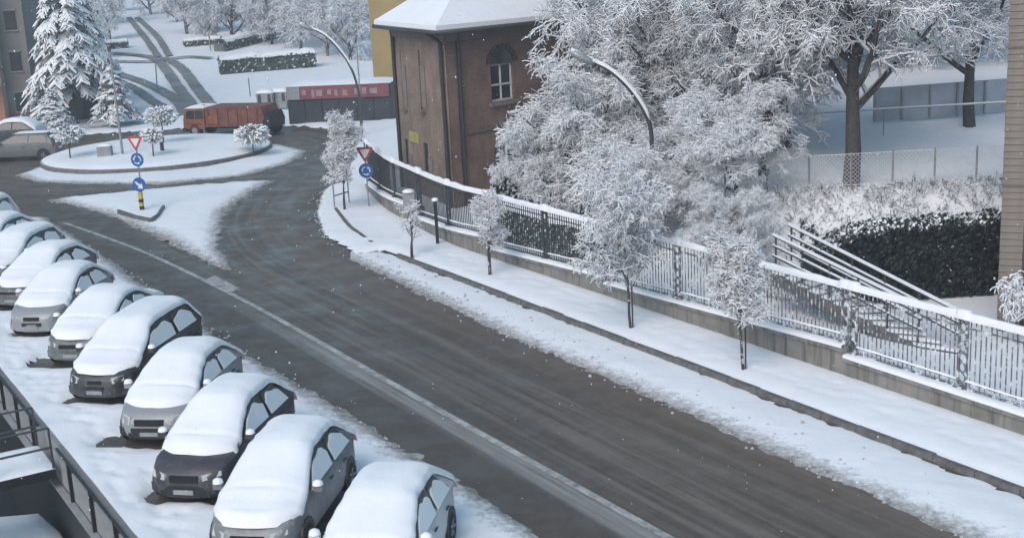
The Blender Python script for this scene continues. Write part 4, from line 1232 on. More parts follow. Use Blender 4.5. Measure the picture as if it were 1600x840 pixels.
# ------------------------------------------------------------------ brick building
Mc = Vector((-2.15, 50.4, 0)); Lc_ = Vector((-4.55, 56.0, 0)); Rc_ = Vector((7.2, 59.0, 0)); Bc_ = Rc_ + (Lc_ - Mc)
bb = thing('brick_building', 'old brick building with arched window, dark downpipes and a snowy roof behind the fence', 'building', Mc)
EZ = 7.0
def facade(a, b, z0, z1, mat, name='wall', th_=.35, off=0.0, holes=None):
    """wall from a to b with UV in metres; holes are (x0,x1,z0,z1) openings"""
    a = a - Mc; b = b - Mc; d = (b - a); L = d.length; d.normalize(); nrm = Vector((d.y, -d.x, 0))
    xs = sorted({0, L} | {h for q in (holes or []) for h in q[:2]}); zs = sorted({z0, z1} | {h for q in (holes or []) for h in q[2:]})
    mb = MB(); uv = []
    for i in range(len(xs) - 1):
        for j in range(len(zs) - 1):
            xm, zm = (xs[i] + xs[i + 1]) / 2, (zs[j] + zs[j + 1]) / 2
            if any(q[0] < xm < q[1] and q[2] < zm < q[3] for q in (holes or [])): continue
            q4 = [(xs[i], zs[j]), (xs[i + 1], zs[j]), (xs[i + 1], zs[j + 1]), (xs[i], zs[j + 1])]
            mb.add([a + d * x + nrm * off + Vector((0, 0, z)) for x, z in q4], [(0, 1, 2, 3)]); uv += q4
    for q in (holes or []):       # reveals
        for (xa, za, xb, zb) in ((q[0], q[2], q[0], q[3]), (q[1], q[3], q[1], q[2]), (q[0], q[3], q[1], q[3]), (q[1], q[2], q[0], q[2])):
            p_ = [a + d * xa + nrm * off + Vector((0, 0, za)), a + d * xb + nrm * off + Vector((0, 0, zb))]
            mb.add([p_[0], p_[1], p_[1] - nrm * .22, p_[0] - nrm * .22], [(0, 1, 2, 3)]); uv += [(xa, za), (xb, zb), (xb + .2, zb), (xa + .2, za)]
    o = mb.build(name, mat, bb, fix=False)
    ul = o.data.uv_layers.new(name='UVMap')
    ul.data.foreach_set('uv', [c for q in uv for c in q])
    return a, d, nrm
dR = (Rc_ - Mc).normalized(); dL = (Mc - Lc_).normalized(); LL = (Mc - Lc_).length; LRr = (Rc_ - Mc).length
def colx(px, py, c0, d):      # distance along the facade seen at that pixel
    r = ray(px, py); a, b, e, f = r.x, -d.x, r.y, -d.y
    det = a * f - b * e; t = (c0.x * f - b * c0.y) / det; u = (a * c0.y - e * c0.x) / det
    return u, CAM_H + r.z * t
wx0, wzb = colx(769, 160, Mc, dR); wx1, _ = colx(804, 160, Mc, dR); _, wzt = colx(786, 78, Mc, dR); _, wzs = colx(786, 100, Mc, dR)
ARCH = (wx0, wx1, wzb, wzt)
a, d, nrm = facade(Mc, Rc_, -.2, EZ, 'brick_red', holes=[(wx0, wx1, wzb, wzs)])
# arch: window with frame, panes and sill
wn = MB(); cx = (wx0 + wx1) / 2; hw = (wx1 - wx0) / 2
def fp(x, z, o_=0.0): return a + d * x + nrm * o_ + Vector((0, 0, z))
mb = MB(); mb.prism([fp(x, z, -.16) for x, z in ((wx0, wzb), (wx1, wzb), (wx1, wzs), (wx0, wzs))], -nrm * .03); wo = mb.build('window', 'glass', bb)
mb = MB()
for x in (wx0 + .04, wx1 - .04, cx): mb.bar(fp(x, wzb, -.13), fp(x, wzs, -.13), .08, .06)
for z in (wzb + .04, wzs - .0, (wzb * .55 + wzs * .45)): mb.bar(fp(wx0, z, -.12), fp(wx1, z, -.12), .06, .08)
mb.build('frame', 'frame_white', wo)
mb = MB(); pts = [fp(cx + hw * math.cos(t), wzs + .06 + hw * .85 * math.sin(t), .004) for t in np.linspace(0, math.pi, 14)]; mb.prism(pts, nrm * .012); mb.build('fanlight', 'glass', wo)
mb = MB()
for t0, t1 in zip(np.linspace(0, math.pi, 11)[:-1], np.linspace(0, math.pi, 11)[1:]):
    q = [fp(cx + r_ * math.cos(t), wzs + .06 + r_ * .87 * math.sin(t), .02) for r_, t in ((hw + .01, t0 + .02), (hw + .24, t0 + .02), (hw + .24, t1 - .02), (hw + .01, t1 - .02))]
    mb.prism(q, nrm * .04)
mb.build('brick_arch', 'brown_pipe', wo)
mb = MB(); mb.prism([fp(wx0 - .15, wzb - .16, 0), fp(wx1 + .15, wzb - .16, 0), fp(wx1 + .15, wzb - .01, 0), fp(wx0 - .15, wzb - .01, 0)], nrm * .14); si = mb.build('sill', 'stone', bb)
lx0, lz0 = colx(776, 292, Mc, dR); lx1, lz1 = colx(806, 222, Mc, dR)
mb = MB(); mb.prism([fp(lx0, lz0, .005), fp(lx1, lz0, .005), fp(lx1, lz1, .005), fp(lx0, lz1, .005)], nrm * .02); wo = mb.build('window', 'glass', bb)
mb = MB(); mb.bar(fp((lx0 + lx1) / 2, lz0, .04), fp((lx0 + lx1) / 2, lz1, .04), .08, .04)
for z in (lz0, lz1, (lz0 + lz1) / 2): mb.bar(fp(lx0, z, .04), fp(lx1, z, .04), .05, .08)
mb.build('frame', 'frame_white', wo)
# pilaster strip and string course on the right facade
px1_, _ = colx(714, 150, Mc, dR)
facade(Mc + dR * .02, Mc + dR * px1_, -.2, EZ - .03, 'brick_red', 'pilaster', off=.06)
_, zsc = colx(740, 205, Mc, dR)
mb = MB(); mb.prism([fp(px1_ + .1, zsc - .07, 0), fp(LRr, zsc - .07, 0), fp(LRr, zsc + .07, 0), fp(px1_ + .1, zsc + .07, 0)], nrm * .07); mb.build('string_course', 'stone_dark', bb)
mb = MB(); mb.tube([fp(px1_ + .12, EZ, .10), fp(px1_ + .12, -.1, .10)], .075, 8); mb.build('downpipe', 'pipe', bb)
facade(Rc_, Bc_, -.2, EZ, 'brick_red'); facade(Bc_, Lc_, -.2, EZ, 'brick_red')
# left facade with tall slots
slots = []
for (xa, xb, ya, yb) in ((624, 632, 78, 170), (652, 661, 78, 172), (632, 640, 216, 262), (661, 671, 222, 272)):
    u0, z1 = colx(xa, ya, Lc_, dL); u1, z0 = colx(xb, yb, Lc_, dL); slots.append((u0, u1, z0, z1))
a, d, nrm = facade(Lc_, Mc, -.2, EZ, 'brick_grey', holes=slots)
for (u0, u1, z0, z1) in slots:
    mb = MB(); mb.prism([fp(u0, z0, -.05), fp(u1, z0, -.05), fp(u1, z1, -.05), fp(u0, z1, -.05)], -nrm * .03); wo = mb.build('window', 'black', bb)
    mb = MB(); mb.prism([fp(u1 + .02, z0 + .1, .01), fp(u1 + .5, z0 + .1, .01), fp(u1 + .5, z1 - .6, .01), fp(u1 + .02, z1 - .6, .01)], nrm * .02); mb.build('shutter', 'shutter', wo)
    mb = MB(); mb.box(fp((u0 + u1) / 2 + .2, z0 - .05, .05), (.5, .16, .08), rz=math.atan2(d.y, d.x)); mb.build('sill', 'stone_dark', wo)
u0, z1 = colx(640, 204, Lc_, dL); u1, z0 = colx(656, 225, Lc_, dL)
mb = MB(); mb.prism([fp(u0, z0, .01), fp(u1, z0, .01), fp(u1, z1, .01), fp(u0, z1, .01)], nrm * .03); mb.build('yellow_notice', plain('notice', (.36, .34, .10), .6, .2, 3), bb)
mb = MB(); mb.tube([fp(.10, EZ, .09), fp(.10, -.1, .09)], .08, 8); mb.build('downpipe', 'pipe', bb)
mb = MB(); mb.tube([fp(LL - .55, EZ + .08, .55), fp(LL - .45, EZ - .08, .4), fp(LL - .22, EZ - .35, .12), fp(LL - .18, -.1, .10)], .085, 8); mb.build('downpipe', 'pipe', bb)
# eaves, gutter, roof snow
cen = (Mc + Rc_ + Bc_ + Lc_) / 4
def outset(p, k):
    # corner pushed out along both neighbouring sides
    return p
cor = [Mc, Rc_, Bc_, Lc_]; u_ = dR; v_ = (Lc_ - Mc).normalized()
def corners(k): return [Mc - u_ * k - v_ * k, Rc_ + u_ * k - v_ * k, Bc_ + u_ * k + v_ * k, Lc_ - u_ * k + v_ * k]
def ringpts(k, z): return [Vector((p.x, p.y, z)) - Mc for p in corners(k)]
mb = MB(); A1, A2, A3 = ringpts(.12, EZ - .32), ringpts(.16, EZ), ringpts(.0, EZ - .32)
mb.add(A1 + A2, [(i, (i + 1) % 4, 4 + (i + 1) % 4, 4 + i) for i in range(4)] + [(3, 2, 1, 0)]); mb.build('cornice', 'stone_dark', bb)
mb = MB(); A1, A2 = ringpts(.62, EZ + .0), ringpts(.66, EZ + .14)
mb.add(A1 + A2, [(i, (i + 1) % 4, 4 + (i + 1) % 4, 4 + i) for i in range(4)] + [(3, 2, 1, 0), (4, 5, 6, 7)]); mb.build('eaves', 'gutter', bb)
mb = MB()
A1 = ringpts(.72, EZ + .10)
for i in range(4): mb.tube([A1[i], A1[(i + 1) % 4]], .085, 8)
mb.build('gutter', 'gutter', bb, smooth=True)
mb = MB()
E1, E2, E3 = ringpts(.70, EZ + .16), ringpts(.68, EZ + .36), ringpts(.5, EZ + .46)
rp = [(Mc + u_ * 3.2 - v_ * -3.2), (Rc_ - u_ * 3.2 + v_ * 3.2)]
rd_ = [Vector((p.x, p.y, EZ + 2.6)) - Mc for p in rp]
mb.add(E1 + E2 + E3 + rd_, [(i, (i + 1) % 4, 4 + (i + 1) % 4, 4 + i) for i in range(4)] + [(4 + i, 4 + (i + 1) % 4, 8 + (i + 1) % 4, 8 + i) for i in range(4)] + [(8, 9, 13, 12), (9, 10, 13), (10, 11, 12, 13), (11, 8, 12)])
mb.build('roof_snow', 'snow', bb)

# ------------------------------------------------------------------ buildings behind
def block(label, name, c, size, rz, mat, wins=True, z0=0.0, rows=3, cols=4, roof='snow', wm='frame_white'):
    r = thing(name, label, 'building', c, rz)
    w_, d_, h_ = size
    mb = MB(); mb.box((0, d_ / 2, h_ / 2 - .5), (w_, d_, h_ + 1)); mb.build('wall', mat, r)
    mb = MB(); mb.box((0, d_ / 2, h_ + .13), (w_ + .6, d_ + .6, .22)); mb.build('roof', roof, r)
    if wins:
        for i in range(rows):
            for j in range(cols):
                x = -w_ / 2 + w_ * (j + .5) / cols; z = h_ * (i + .5) / rows
                mb = MB(); mb.box((x, -.015, z), (1.0, .05, 1.4)); wo = mb.build('window', 'glass', r)
                mb = MB(); mb.box((x, -.055, z), (.06, .03, 1.4)); mb.box((x, -.055, z + .72), (1.1, .04, .08)); mb.box((x, -.075, z - .75), (1.2, .14, .08)); mb.build('frame', wm, wo)
    return r
b = atY(606, 205, 84); ocb = thing('ochre_house', 'ochre plastered house showing between the brick building and the far field', 'building', ground(-5.2, 88))
mb = MB(); mb.box((0, 5, 4.7), (7.0, 9, 11.4)); mb.build('wall', 'ochre', ocb)
mb = MB(); mb.box((-1.75, .44, 4.5), (.5, .1, 3.0)); mb.build('window', 'frame_white', ocb)
mb = MB(); mb.box((0, 5, 10.6), (8, 10, .4)); mb.build('roof', 'snow', ocb)
for z_ in (2.0, 5.2, 8.2):
    mb = MB(); mb.box((-3.55, 4, z_), (.10, 1.1, 1.5)); wo = mb.build('window', 'glass', ocb)
    mb = MB(); mb.box((-3.63, 4, z_), (.06, .08, 1.5)); mb.build('frame', 'frame_white', wo)

# banner structure: dark panels under a faded red banner
p0, p1 = at(452, 196), at(613, 190)
bn = thing('stall', 'long low stall with dark panels under a faded red banner beside the far street lamp', 'stall', p0, math.atan2((p1 - p0).y, (p1 - p0).x))
Lb = (p1 - p0).length
mb = MB(); mb.box((Lb / 2, 1.6, 1.2), (Lb, 3.0, 2.3)); mb.build('shed', 'panel_dark', bn)
for i in range(6):
    mb = MB(); mb.box((Lb * (i + .5) / 6, .08, .78), (Lb / 6 - .06, .06, 1.44)); mb.build('panel', 'panel_dark', bn)
mb = MB(); mb.box((Lb * .56, -.0, 1.98), (Lb * .86, .08, .82)); ba = mb.build('banner', 'banner', bn)
rg = random.Random(8)
x = Lb * .17
while x < Lb * .93:
    wd = rg.uniform(.18, .5); mb = MB(); mb.box((x, -.045, 1.95 + rg.uniform(-.06, .06)), (wd, .006, rg.uniform(.3, .5))); mb.build('faded_print', 'banner_pale', ba); x += wd + rg.uniform(.12, .4)
mb = MB(); mb.box((Lb * .065, -.0, 1.98), (Lb * .125, .08, .82)); mb.build('pale_panel', 'plate_grey', bn)
mb = MB(); mb.grid([(Lb * i / 9, -.05 + 3.2 * j / 4, 2.40 + (.16 if 0 < i < 9 and 0 < j < 4 else -.02)) for i in range(10) for j in range(5)], 10, 5); mb.build('roof_snow', 'snow', bn, smooth=True)
for i, (px, py, lab) in enumerate(((418, 172, 'left one of two snow-topped bins near the tail of the lorry'), (440, 170, 'right one of two snow-topped bins near the dark stall'))):
    b = hit(px, py); bn2 = thing('waste_bin', lab, 'bin', b, R_(-10), 'bins beside the stall')
    mb = MB(); mb.prism([(-.5, -.4, .1), (.5, -.4, .1), (.6, -.45, 1.2), (-.6, -.45, 1.2)], (0, .9, 0)); mb.build('body', 'plate_grey', bn2)
    mb = MB(); mb.box((-.35, -.46, .85), (.2, .04, .5)); mb.box((.35, -.46, .85), (.2, .04, .5)); mb.build('handle', 'panel_dark', bn2)
    mb = MB(); mb.grid([(-.65 + 1.3 * q / 5, -.5 + 1.0 * j / 5, 1.2 + (.22 if 0 < q < 5 and 0 < j < 5 else 0)) for q in range(6) for j in range(6)], 6, 6); mb.build('snow_cap', 'snow', bn2, smooth=True)

# left edge houses
lb = thing('apartment_block', 'tall brownish apartment block at the upper left edge', 'building', ground(-37.2, 86.5), R_(8))
mb = MB(); mb.box((0, 4, 5.5), (8, 8, 13)); mb.build('wall', 'beige_wall', lb)
mb = MB(); mb.box((0, -.03, 1.4), (8, .1, 2.8)); mb.build('shop_front', 'terracotta', lb)
for i in range(3):
    for j in range(4):
        x, z = -3 + 2 * j, 4.3 + 2.8 * i
        mb = MB(); mb.box((x, -.03, z), (.95, .08, 1.4)); wo = mb.build('window', 'glass', lb)
        mb = MB(); mb.box((x, -.09, z + .74), (1.05, .05, .08)); mb.box((x, -.09, z), (.06, .04, 1.4)); mb.build('frame', 'frame_white', wo)
    mb = MB(); mb.box((2.5, -.5, 3.2 + 2.8 * i), (2.6, 1.0, .12)); bl = mb.build('balcony', 'grey_wall', lb)
    mb = MB()
    for q in range(11): mb.box((1.25 + .25 * q, -.98, 3.75 + 2.8 * i), (.03, .03, 1.0))
    mb.box((2.5, -.98, 4.25 + 2.8 * i), (2.6, .05, .05)); mb.build('balustrade', 'iron', bl)
mb = MB(); mb.box((3.2, -.6, 2.4), (.5, .1, .8)); mb.build('shop_sign', 'green_sign', lb)
mb = MB(); mb.box((1.0, -.7, 2.0), (2.2, 1.2, .1)); aw = mb.build('awning', 'plate_grey', lb)
gb = thing('grey_house', 'dark grey tower-like house between the apartment block and the snowy conifer', 'building', ground(-32.6, 88.2), R_(6))
mb = MB(); mb.box((0, 3, 5), (1.9, 6, 12)); mb.build('wall', 'grey_wall', gb)
for i in range(4):
    mb = MB(); mb.box((.1, -.03, 1.6 + 2.7 * i), (.7, .08, 1.3)); wo = mb.build('window', 'glass', gb)
    mb = MB(); mb.box((.1, -.08, 2.28 + 2.7 * i), (.85, .08, .08)); mb.box((.1, -.08, .93 + 2.7 * i), (.85, .12, .08)); mb.build('frame', 'plate_grey', wo)
mb = MB(); mb.box((0, -.05, .3), (2.1, .12, 1.0)); mb.build('plinth', 'stone_dark', gb)
sh = thing('shed', 'low dark shed with a snowy roof under the conifer', 'shed', ground(-29.0, 90.5), R_(4))
mb = MB(); mb.box((0, 1.5, 1.3), (4.0, 3, 3.0)); mb.build('wall', 'panel_dark', sh)
mb = MB(); mb.grid([(-2.2 + 4.4 * i / 6, -.3 + 3.6 * j / 5, 2.82 + (.22 if 0 < i < 6 and 0 < j < 5 else 0)) for i in range(7) for j in range(6)], 7, 6); mb.build('roof_snow', 'snow', sh, smooth=True)
mb = MB(); mb.box((-.6, -.03, 1.0), (1.0, .08, 2.0)); mb.build('door', 'iron', sh)

# ------------------------------------------------------------------ conifers and far trees
def conifer(label, loc, H, R, seed, group='snow-laden conifers at the left'):
    r = thing('conifer', label, 'tree', loc, 0, group)
    mb = MB(); mb.tube([(0, 0, -.2), (0, 0, H * .5), (0, 0, H)], [.22, .12, .02], 8); mb.build('trunk', 'bark', r)
    rg = random.Random(seed); segs = []
    z = H * .2
    while z < H * .98:
        f = 1 - z / H; k = int(6 + 7 * f)
        for j in range(k):
            a = rg.uniform(0, 6.28); L = R * (f ** .8) * rg.uniform(.65, 1.1) + .15
            p = Vector((0, 0, z + rg.uniform(-.15, .15))); d = Vector((math.cos(a), math.sin(a), .25))
            n = 5
            for i in range(n):
                d = (d + Vector((rg.uniform(-.12, .12), rg.uniform(-.12, .12), -.23))).normalized(); q = p + d * L / n
                segs.append((p, q, .06 * f + .02, .05 * f + .015))
                sd_ = d.cross(Vector((0, 0, 1))).normalized()
                for sg_ in (-1, 1):
                    for _ in range(3):
                        m_ = p.lerp(q, rg.random()); e = (d * .6 + sd_ * sg_ * rg.uniform(.6, 1.1) + Vector((0, 0, rg.uniform(-.7, -.1)))).normalized()
                        segs.append((m_, m_ + e * L * .24 * rg.uniform(.6, 1.2), .06, .02))
                p = q
        z += .28 + .25 * f
    put('crown', seg_mesh('crown', segs, ['needle', 'twig_snow'], .09, .075), r)
    return r
cA = conifer('large snow-laden conifer beside the grey house at the upper left', ground(-28.6, 87.0), 12.5, 4.0, 1)
c2 = copy_tree(cA); c2.location = ground(-31.5, 97); c2.rotation_euler = (0, 0, 2); c2['label'] = 'snowy conifer farther back behind the large one at the upper left'; c2.scale = (1, 1, 1.1)
c3 = copy_tree(cA); c3.location = ground(-25.2, 84.6); c3.rotation_euler = (0, 0, 4); c3.scale = (.55, .55, .33); c3['label'] = 'low snowy conifer bush at the foot of the large conifer'
c4 = copy_tree(cA); c4.location = ground(-28.6, 82.5); c4.rotation_euler = (0, 0, 1); c4.scale = (.5, .5, .24); c4['label'] = 'low snowy bush behind the silver estate car at the left'
FARSPEC = dict(H=9, spread=3.8, r0=0.2, limbs=11, sub=(7, 6, 6), droop=0.2, up=0.6, twig_len=0.8, first=0.12)
tF = make_tree('far_tree', 'grey snowy tree at the top of the hill road', 'tree', hit(292, 52), dict(FARSPEC, seed=51), group='snowy trees along the far hill road', snow=.04, wmin=.03, clump_r=.07)
tG = make_tree('far_tree', 'grey snowy tree left of the far hedge', 'tree', hit(362, 66), dict(FARSPEC, seed=52, up=.8), group='snowy trees along the far hill road', snow=.04, wmin=.03, clump_r=.07)
rg = random.Random(77)
fars = [(425, 68, tF, .75, 'grey snowy tree over the middle of the far hedge'), (470, 76, tG, .8, 'grey snowy tree above the right end of the long clipped hedge'), (512, 86, tF, .75, 'grey snowy tree behind the arm of the far lamp'),
        (548, 92, tG, .8, 'grey snowy tree close to the ochre house'), (392, 56, tG, .85, 'tall grey snowy tree behind the far hedge'), (338, 50, tG, .8, 'tall grey snowy tree right of the hill road'),
        (276, 34, tF, .7, 'snowy tree at the bend of the hill road'), (236, 22, tG, .8, 'farthest snowy tree closing the hill road'), (445, 48, tF, 1.0, 'tall grey snowy tree behind the row above the long clipped hedge'),
        (495, 50, tG, 1.0, 'tall grey snowy tree behind the far lamp head'), (172, 62, tF, .6, 'snowy tree left of the hill road beside the large conifer'), (140, 90, tG, .7, 'snowy tree right behind the large conifer'),
        (150, 40, tG, .9, 'tall snowy tree at the back left of the hill road'), (105, 45, tF, 1.0, 'tall snowy tree at the back behind both conifers'), (368, 30, tF, 1.1, 'farthest grey snowy tree above the far hedge'), (565, 60, tF, 1.0, 'tall grey snowy tree behind the ochre house'),
        (310, 22, tF, 1.1, 'pale snowy tree on the skyline right of the hill road'), (192, 16, tF, .9, 'pale snowy tree on the skyline above the hill road'), (415, 22, tG, 1.2, 'pale snowy tree on the skyline over the long clipped hedge'), (535, 30, tG, 1.2, 'pale snowy tree on the skyline behind the far lamp'),
        (322, 66, tF, .45, 'small grey snowy tree behind the low hedge of the hill road'), (180, 150, tG, .35, 'small snowy tree at the foot of the slope left of the hill road'), (142, 180, tF, .35, 'small snowy tree behind the roundabout left of the tall pole')]
for px, py, src, s_, lab in fars:
    c = copy_tree(src); c.location = hit(px, py) - Vector((0, 0, .1)); c.rotation_euler = (0, 0, rg.uniform(0, 6)); c.scale = (s_ * 1.1,) * 3; c['label'] = lab

# hedges
def leaf_cloud(rg, n, fn, size, snow_frac=0.0):
    V, F, mi = [], [], []
    for i in range(n):
        p = fn(); tf_ = fn.__dict__.get('top', 0); a = Vector((rg.uniform(-1, 1), rg.uniform(-1, 1), rg.uniform(-1, 1))).normalized(); b = a.orthogonal().normalized(); c = a.cross(b)
        s_ = size * rg.uniform(.6, 1.3); o = len(V)
        V += [p + b * s_, p + c * s_ * .6, p - b * s_, p - c * s_ * .6]; F.append((o, o + 1, o + 2, o + 3)); mi.append(1 if rg.random() < max(snow_frac, tf_) else 0)
    return V, F, mi
def hedge(label, a, b, h, wd, n, leaf, size, snow=.15, frac=.05, seed=0, zt=None, name='hedge', capped=True, rough=.07, lowend=0.0):
    a, b = Vector(a), Vector(b); r = thing(name, label, 'hedge', a); rg = random.Random(seed); d = b - a; L = d.length; dd = d.normalized(); sd_ = Vector((-dd.y, dd.x, 0))
    def top(u): return h * (1 + rough * float(wob(u * L, seed, 1.0, seed))) * (1 - lowend * max(0, 1 - u / .35) ** 1.5)
    mb = MB(); K = max(6, int(L / .5)); L_ = []
    for i in range(K):
        u = i / (K - 1); t_ = top(u) - size
        for y, z in ((0.1, -.3), (.12, t_ * .95), (wd / 2, t_), (wd - .12, t_ * .95), (wd - .1, -.3)): L_.append(d * u + sd_ * y + Vector((0, 0, z)))
    mb.grid(L_, K, 5); mb.add(L_[:5], [(0, 1, 2, 3, 4)]); mb.add(L_[-5:], [(0, 1, 2, 3, 4)]); mb.build('branches', leaf, r)
    def fn():
        u = rg.random(); k = rg.random(); t_ = top(u)
        fn.top = .4 if (.62 <= k < .9 and not capped) else 0
        if k < .62: y, z = rg.uniform(-.08, .1), rg.uniform(0, t_)
        elif k < .9: y, z = rg.uniform(0, wd), t_ + rg.uniform(-.1, .06)
        else: y, z = wd + rg.uniform(-.1, .08), rg.uniform(0, t_)
        if rg.random() < .06: u = rg.choice([0, 1])
        return d * u + sd_ * y + Vector((0, 0, z))
    V, F, mi = leaf_cloud(rg, n, fn, size, frac)
    put('foliage', np_mesh('foliage', V, F, [leaf, 'twig_snow'], mi), r)
    if capped:
        mb = MB(); L_ = []
        for i in range(K * 2):
            u = i / (K * 2 - 1); t_ = top(u)
            for y, z in ((-.06, -.08), (-.02, snow * .7), (wd * .4, snow), (wd * .8, snow * .8), (wd + .05, -.05)): L_.append(d * u + sd_ * y + Vector((0, 0, t_ + z * (1 + .4 * float(wob(u * L, y, .5, 3))))))
        mb.grid(L_, K * 2, 5); mb.build('snow_cap', 'snow', r, smooth=True)
    return r
def fh(p0, p1, hpx, lab, seed, wd=1.5):
    a, b = hit(*p0), hit(*p1); h = hpx / FPX * a.y
    hedge(lab, a, b, h, wd, 900, 'leaf_grey', .16, .3, .12, seed)
fh((345, 116), (494, 104), 22, 'long clipped hedge with a thick snow top below the far trees', 1)
fh((288, 73), (345, 68), 8, 'low dark hedge beside the hill road', 2, 1.0)
fh((352, 80), (430, 60), 14, 'far hedge with snow on it behind the long clipped hedge', 3)
fh((150, 78), (200, 74), 9, 'low hedge at the left side of the hill road', 4, 1.0)
fh((135, 183), (205, 181), 6, 'low dark hedge behind the roundabout near the tall pole', 5, .8)
dk = hedge('tall dark evergreen hedge at the foot of the leafy bank, almost free of snow', at(1275, 478), at(1575, 456), 2.02, 1.3, 15000, 'leaf_dark', .075, .1, .006, 9, capped=False, rough=.13, lowend=.3)

# ------------------------------------------------------------------ bank: wire fence, leaves, hoarding, rails
wf = thing('wire_fence', 'wire mesh fence with thin posts along the top of the leafy bank', 'fence', ground(8.0, 38.9))
O_ = Vector(wf.location)
fx = np.linspace(6.6, 16.8, 9)
for i, x in enumerate(fx):
    g = ground(x, 38.9) - O_
    mb = MB(); mb.tube([g - Vector((0, 0, .1)), g + Vector((0, 0, 1.05))], .03, 6); mb.build('post', 'galv', wf)
mb = MB()
def fpt(x, h): g = ground(x, 38.9) - O_; g.z += h; return g
for h in (.05, 1.0):
    for x0_, x1_ in zip(fx[:-1], fx[1:]): mb.bar(fpt(x0_, h), fpt(x1_, h), .015, .02)
mb.build('wire', 'wire', wf)
mb = MB()
for x in np.arange(6.6, 16.8, .13):
    for sg_ in (-1, 1):
        x1_ = x + sg_ * .95
        if 6.6 <= x1_ <= 16.8: mb.bar(fpt(x, .05), fpt(x1_, 1.0), .010, .010)
o = mb.build('mesh_wires', 'wire', wf, fix=False); o['kind'] = 'stuff'
rg = random.Random(12)
def fn():
    while True:
        x, y = rg.uniform(6.5, 18), rg.uniform(35.6, 38.9)
        if rg.random() < .5 or wob(x, y, 1.0, 6) > 0: return ground(x, y, rg.uniform(-.04, .03))
V, F, mi = leaf_cloud(rg, 2600, fn, .042, .5)
tag(put('fallen_leaves', np_mesh('fallen_leaves', V, F, ['twig', 'twig_snow'], mi)), 'withered leaves and twigs sticking out of the snowy bank', 'leaves', kind='stuff')
def brush(n, xr, yr, hh, seed):
    rg = random.Random(seed); segs = []
    while len(segs) < n:
        x, y = rg.uniform(*xr), rg.uniform(*yr)
        if wob(x, y, .8, 2) < -.05 and rg.random() < .75: continue
        p = ground(x, y, -.03); d = Vector((rg.uniform(-.8, .8), rg.uniform(-.8, .5), rg.uniform(.3, 1))).normalized()
        L = hh * rg.uniform(.4, 1.2); q = p + d * L * .5; d2 = (d + Vector((rg.uniform(-.5, .5), rg.uniform(-.5, .5), -.35))).normalized(); e = q + d2 * L * .5
        segs += [(p, q, .008, .006), (q, e, .006, .004)]
        for _ in range(2):
            d3 = (d + Vector((rg.uniform(-1, 1), rg.uniform(-1, 1), rg.uniform(-.5, .5)))).normalized(); segs.append((q, q + d3 * L * .35, .005, .003))
    return segs
tag(put('brush', seg_mesh('brush', brush(9000, (6.2, 17.5), (35.3, 38.8), .34, 3), ['bark', 'twig_snow'], .012, .009)), 'tangle of snow-dusted dry brush on the bank above the dark hedge', 'brush', kind='stuff')
# blue hoarding behind the white slope
Yh = hit(1400, 190).y
a = ground(atY(1365, 190, Yh).x, Yh); b = ground(atY(1590, 180, Yh).x, Yh + .6)
hd = thing('hoarding', 'blue-grey hoarding at the back of the white slope behind the trees', 'hoarding', a)
d = b - a; n = 5
for i in range(n):
    mb = MB(); p, q = d * (i / n), d * ((i + .97) / n); mb.prism([p, q, q + Vector((0, 0, 1.2)), p + Vector((0, 0, 1.2))], (0, .06, 0)); mb.build('panel', 'hoarding', hd)
    mb = MB(); mb.box(p + Vector((0, -.05, .6)), (.07, .07, 1.2)); mb.build('post', 'galv', hd)
Yr = 44.6
a = ground(atY(1190, 182, Yr).x, Yr); b = ground(atY(1572, 165, Yr).x, Yr)
za_, zb_ = atY(1190, 182, Yr).z, atY(1572, 160, Yr).z
cb = thing('handrail', 'thin snow-covered handrail crossing behind the forked park tree', 'handrail', a)
mb = MB(); mb.tube([Vector((0, 0, za_ - a.z)), Vector((b.x - a.x, 0, zb_ - a.z))], .022, 6); mb.build('rail', 'galv', cb)
mb = MB(); mb.bar(Vector((0, 0, za_ - a.z + .035)), Vector((b.x - a.x, 0, zb_ - a.z + .035)), .05, .04); mb.build('rail_snow', 'snow', cb)
for f in np.linspace(0, 1, 3):
    x = a.x + (b.x - a.x) * f; g = ground(x, Yr); mb = MB(); mb.tube([g - a, Vector((x - a.x, 0, za_ + (zb_ - za_) * f - a.z))], .018, 6); mb.build('post', 'galv', cb)

# stair with two railings going down towards the stone building
def rail_run(root, a, b, O, snowtop=True):
    for dz in (0, -.28, -.56):
        mb = MB(); mb.tube([a - O + Vector((0, 0, dz)), b - O + Vector((0, 0, dz))], .032, 7); mb.build('rail', 'iron', root)
        mb = MB(); mb.bar(a - O + Vector((0, 0, dz + .045)), b - O + Vector((0, 0, dz + .045)), .06, .06 if dz == 0 else .03); mb.build('rail_snow', 'snow', root)
    for f in np.linspace(0.02, .98, 6):
        p = a.lerp(b, f) - O; mb = MB(); mb.tube([p, p - Vector((0, 0, .95))], .028, 6); mb.build('post', 'iron', root)
r1a, r1b = at(1232, 352, 2.25), at(1500, 488, 1.0)
r2a, r2b = at(1208, 368, 2.15), at(1440, 482, .95)
stt = thing('stair', 'outdoor stair with snowy railings running down behind the fence', 'stair', r1b - Vector((0, 0, 1.0)))
SO = Vector(stt.location)
rail_run(stt, r1a, r1b, SO); rail_run(stt, r2a, r2b, SO)
K = 12
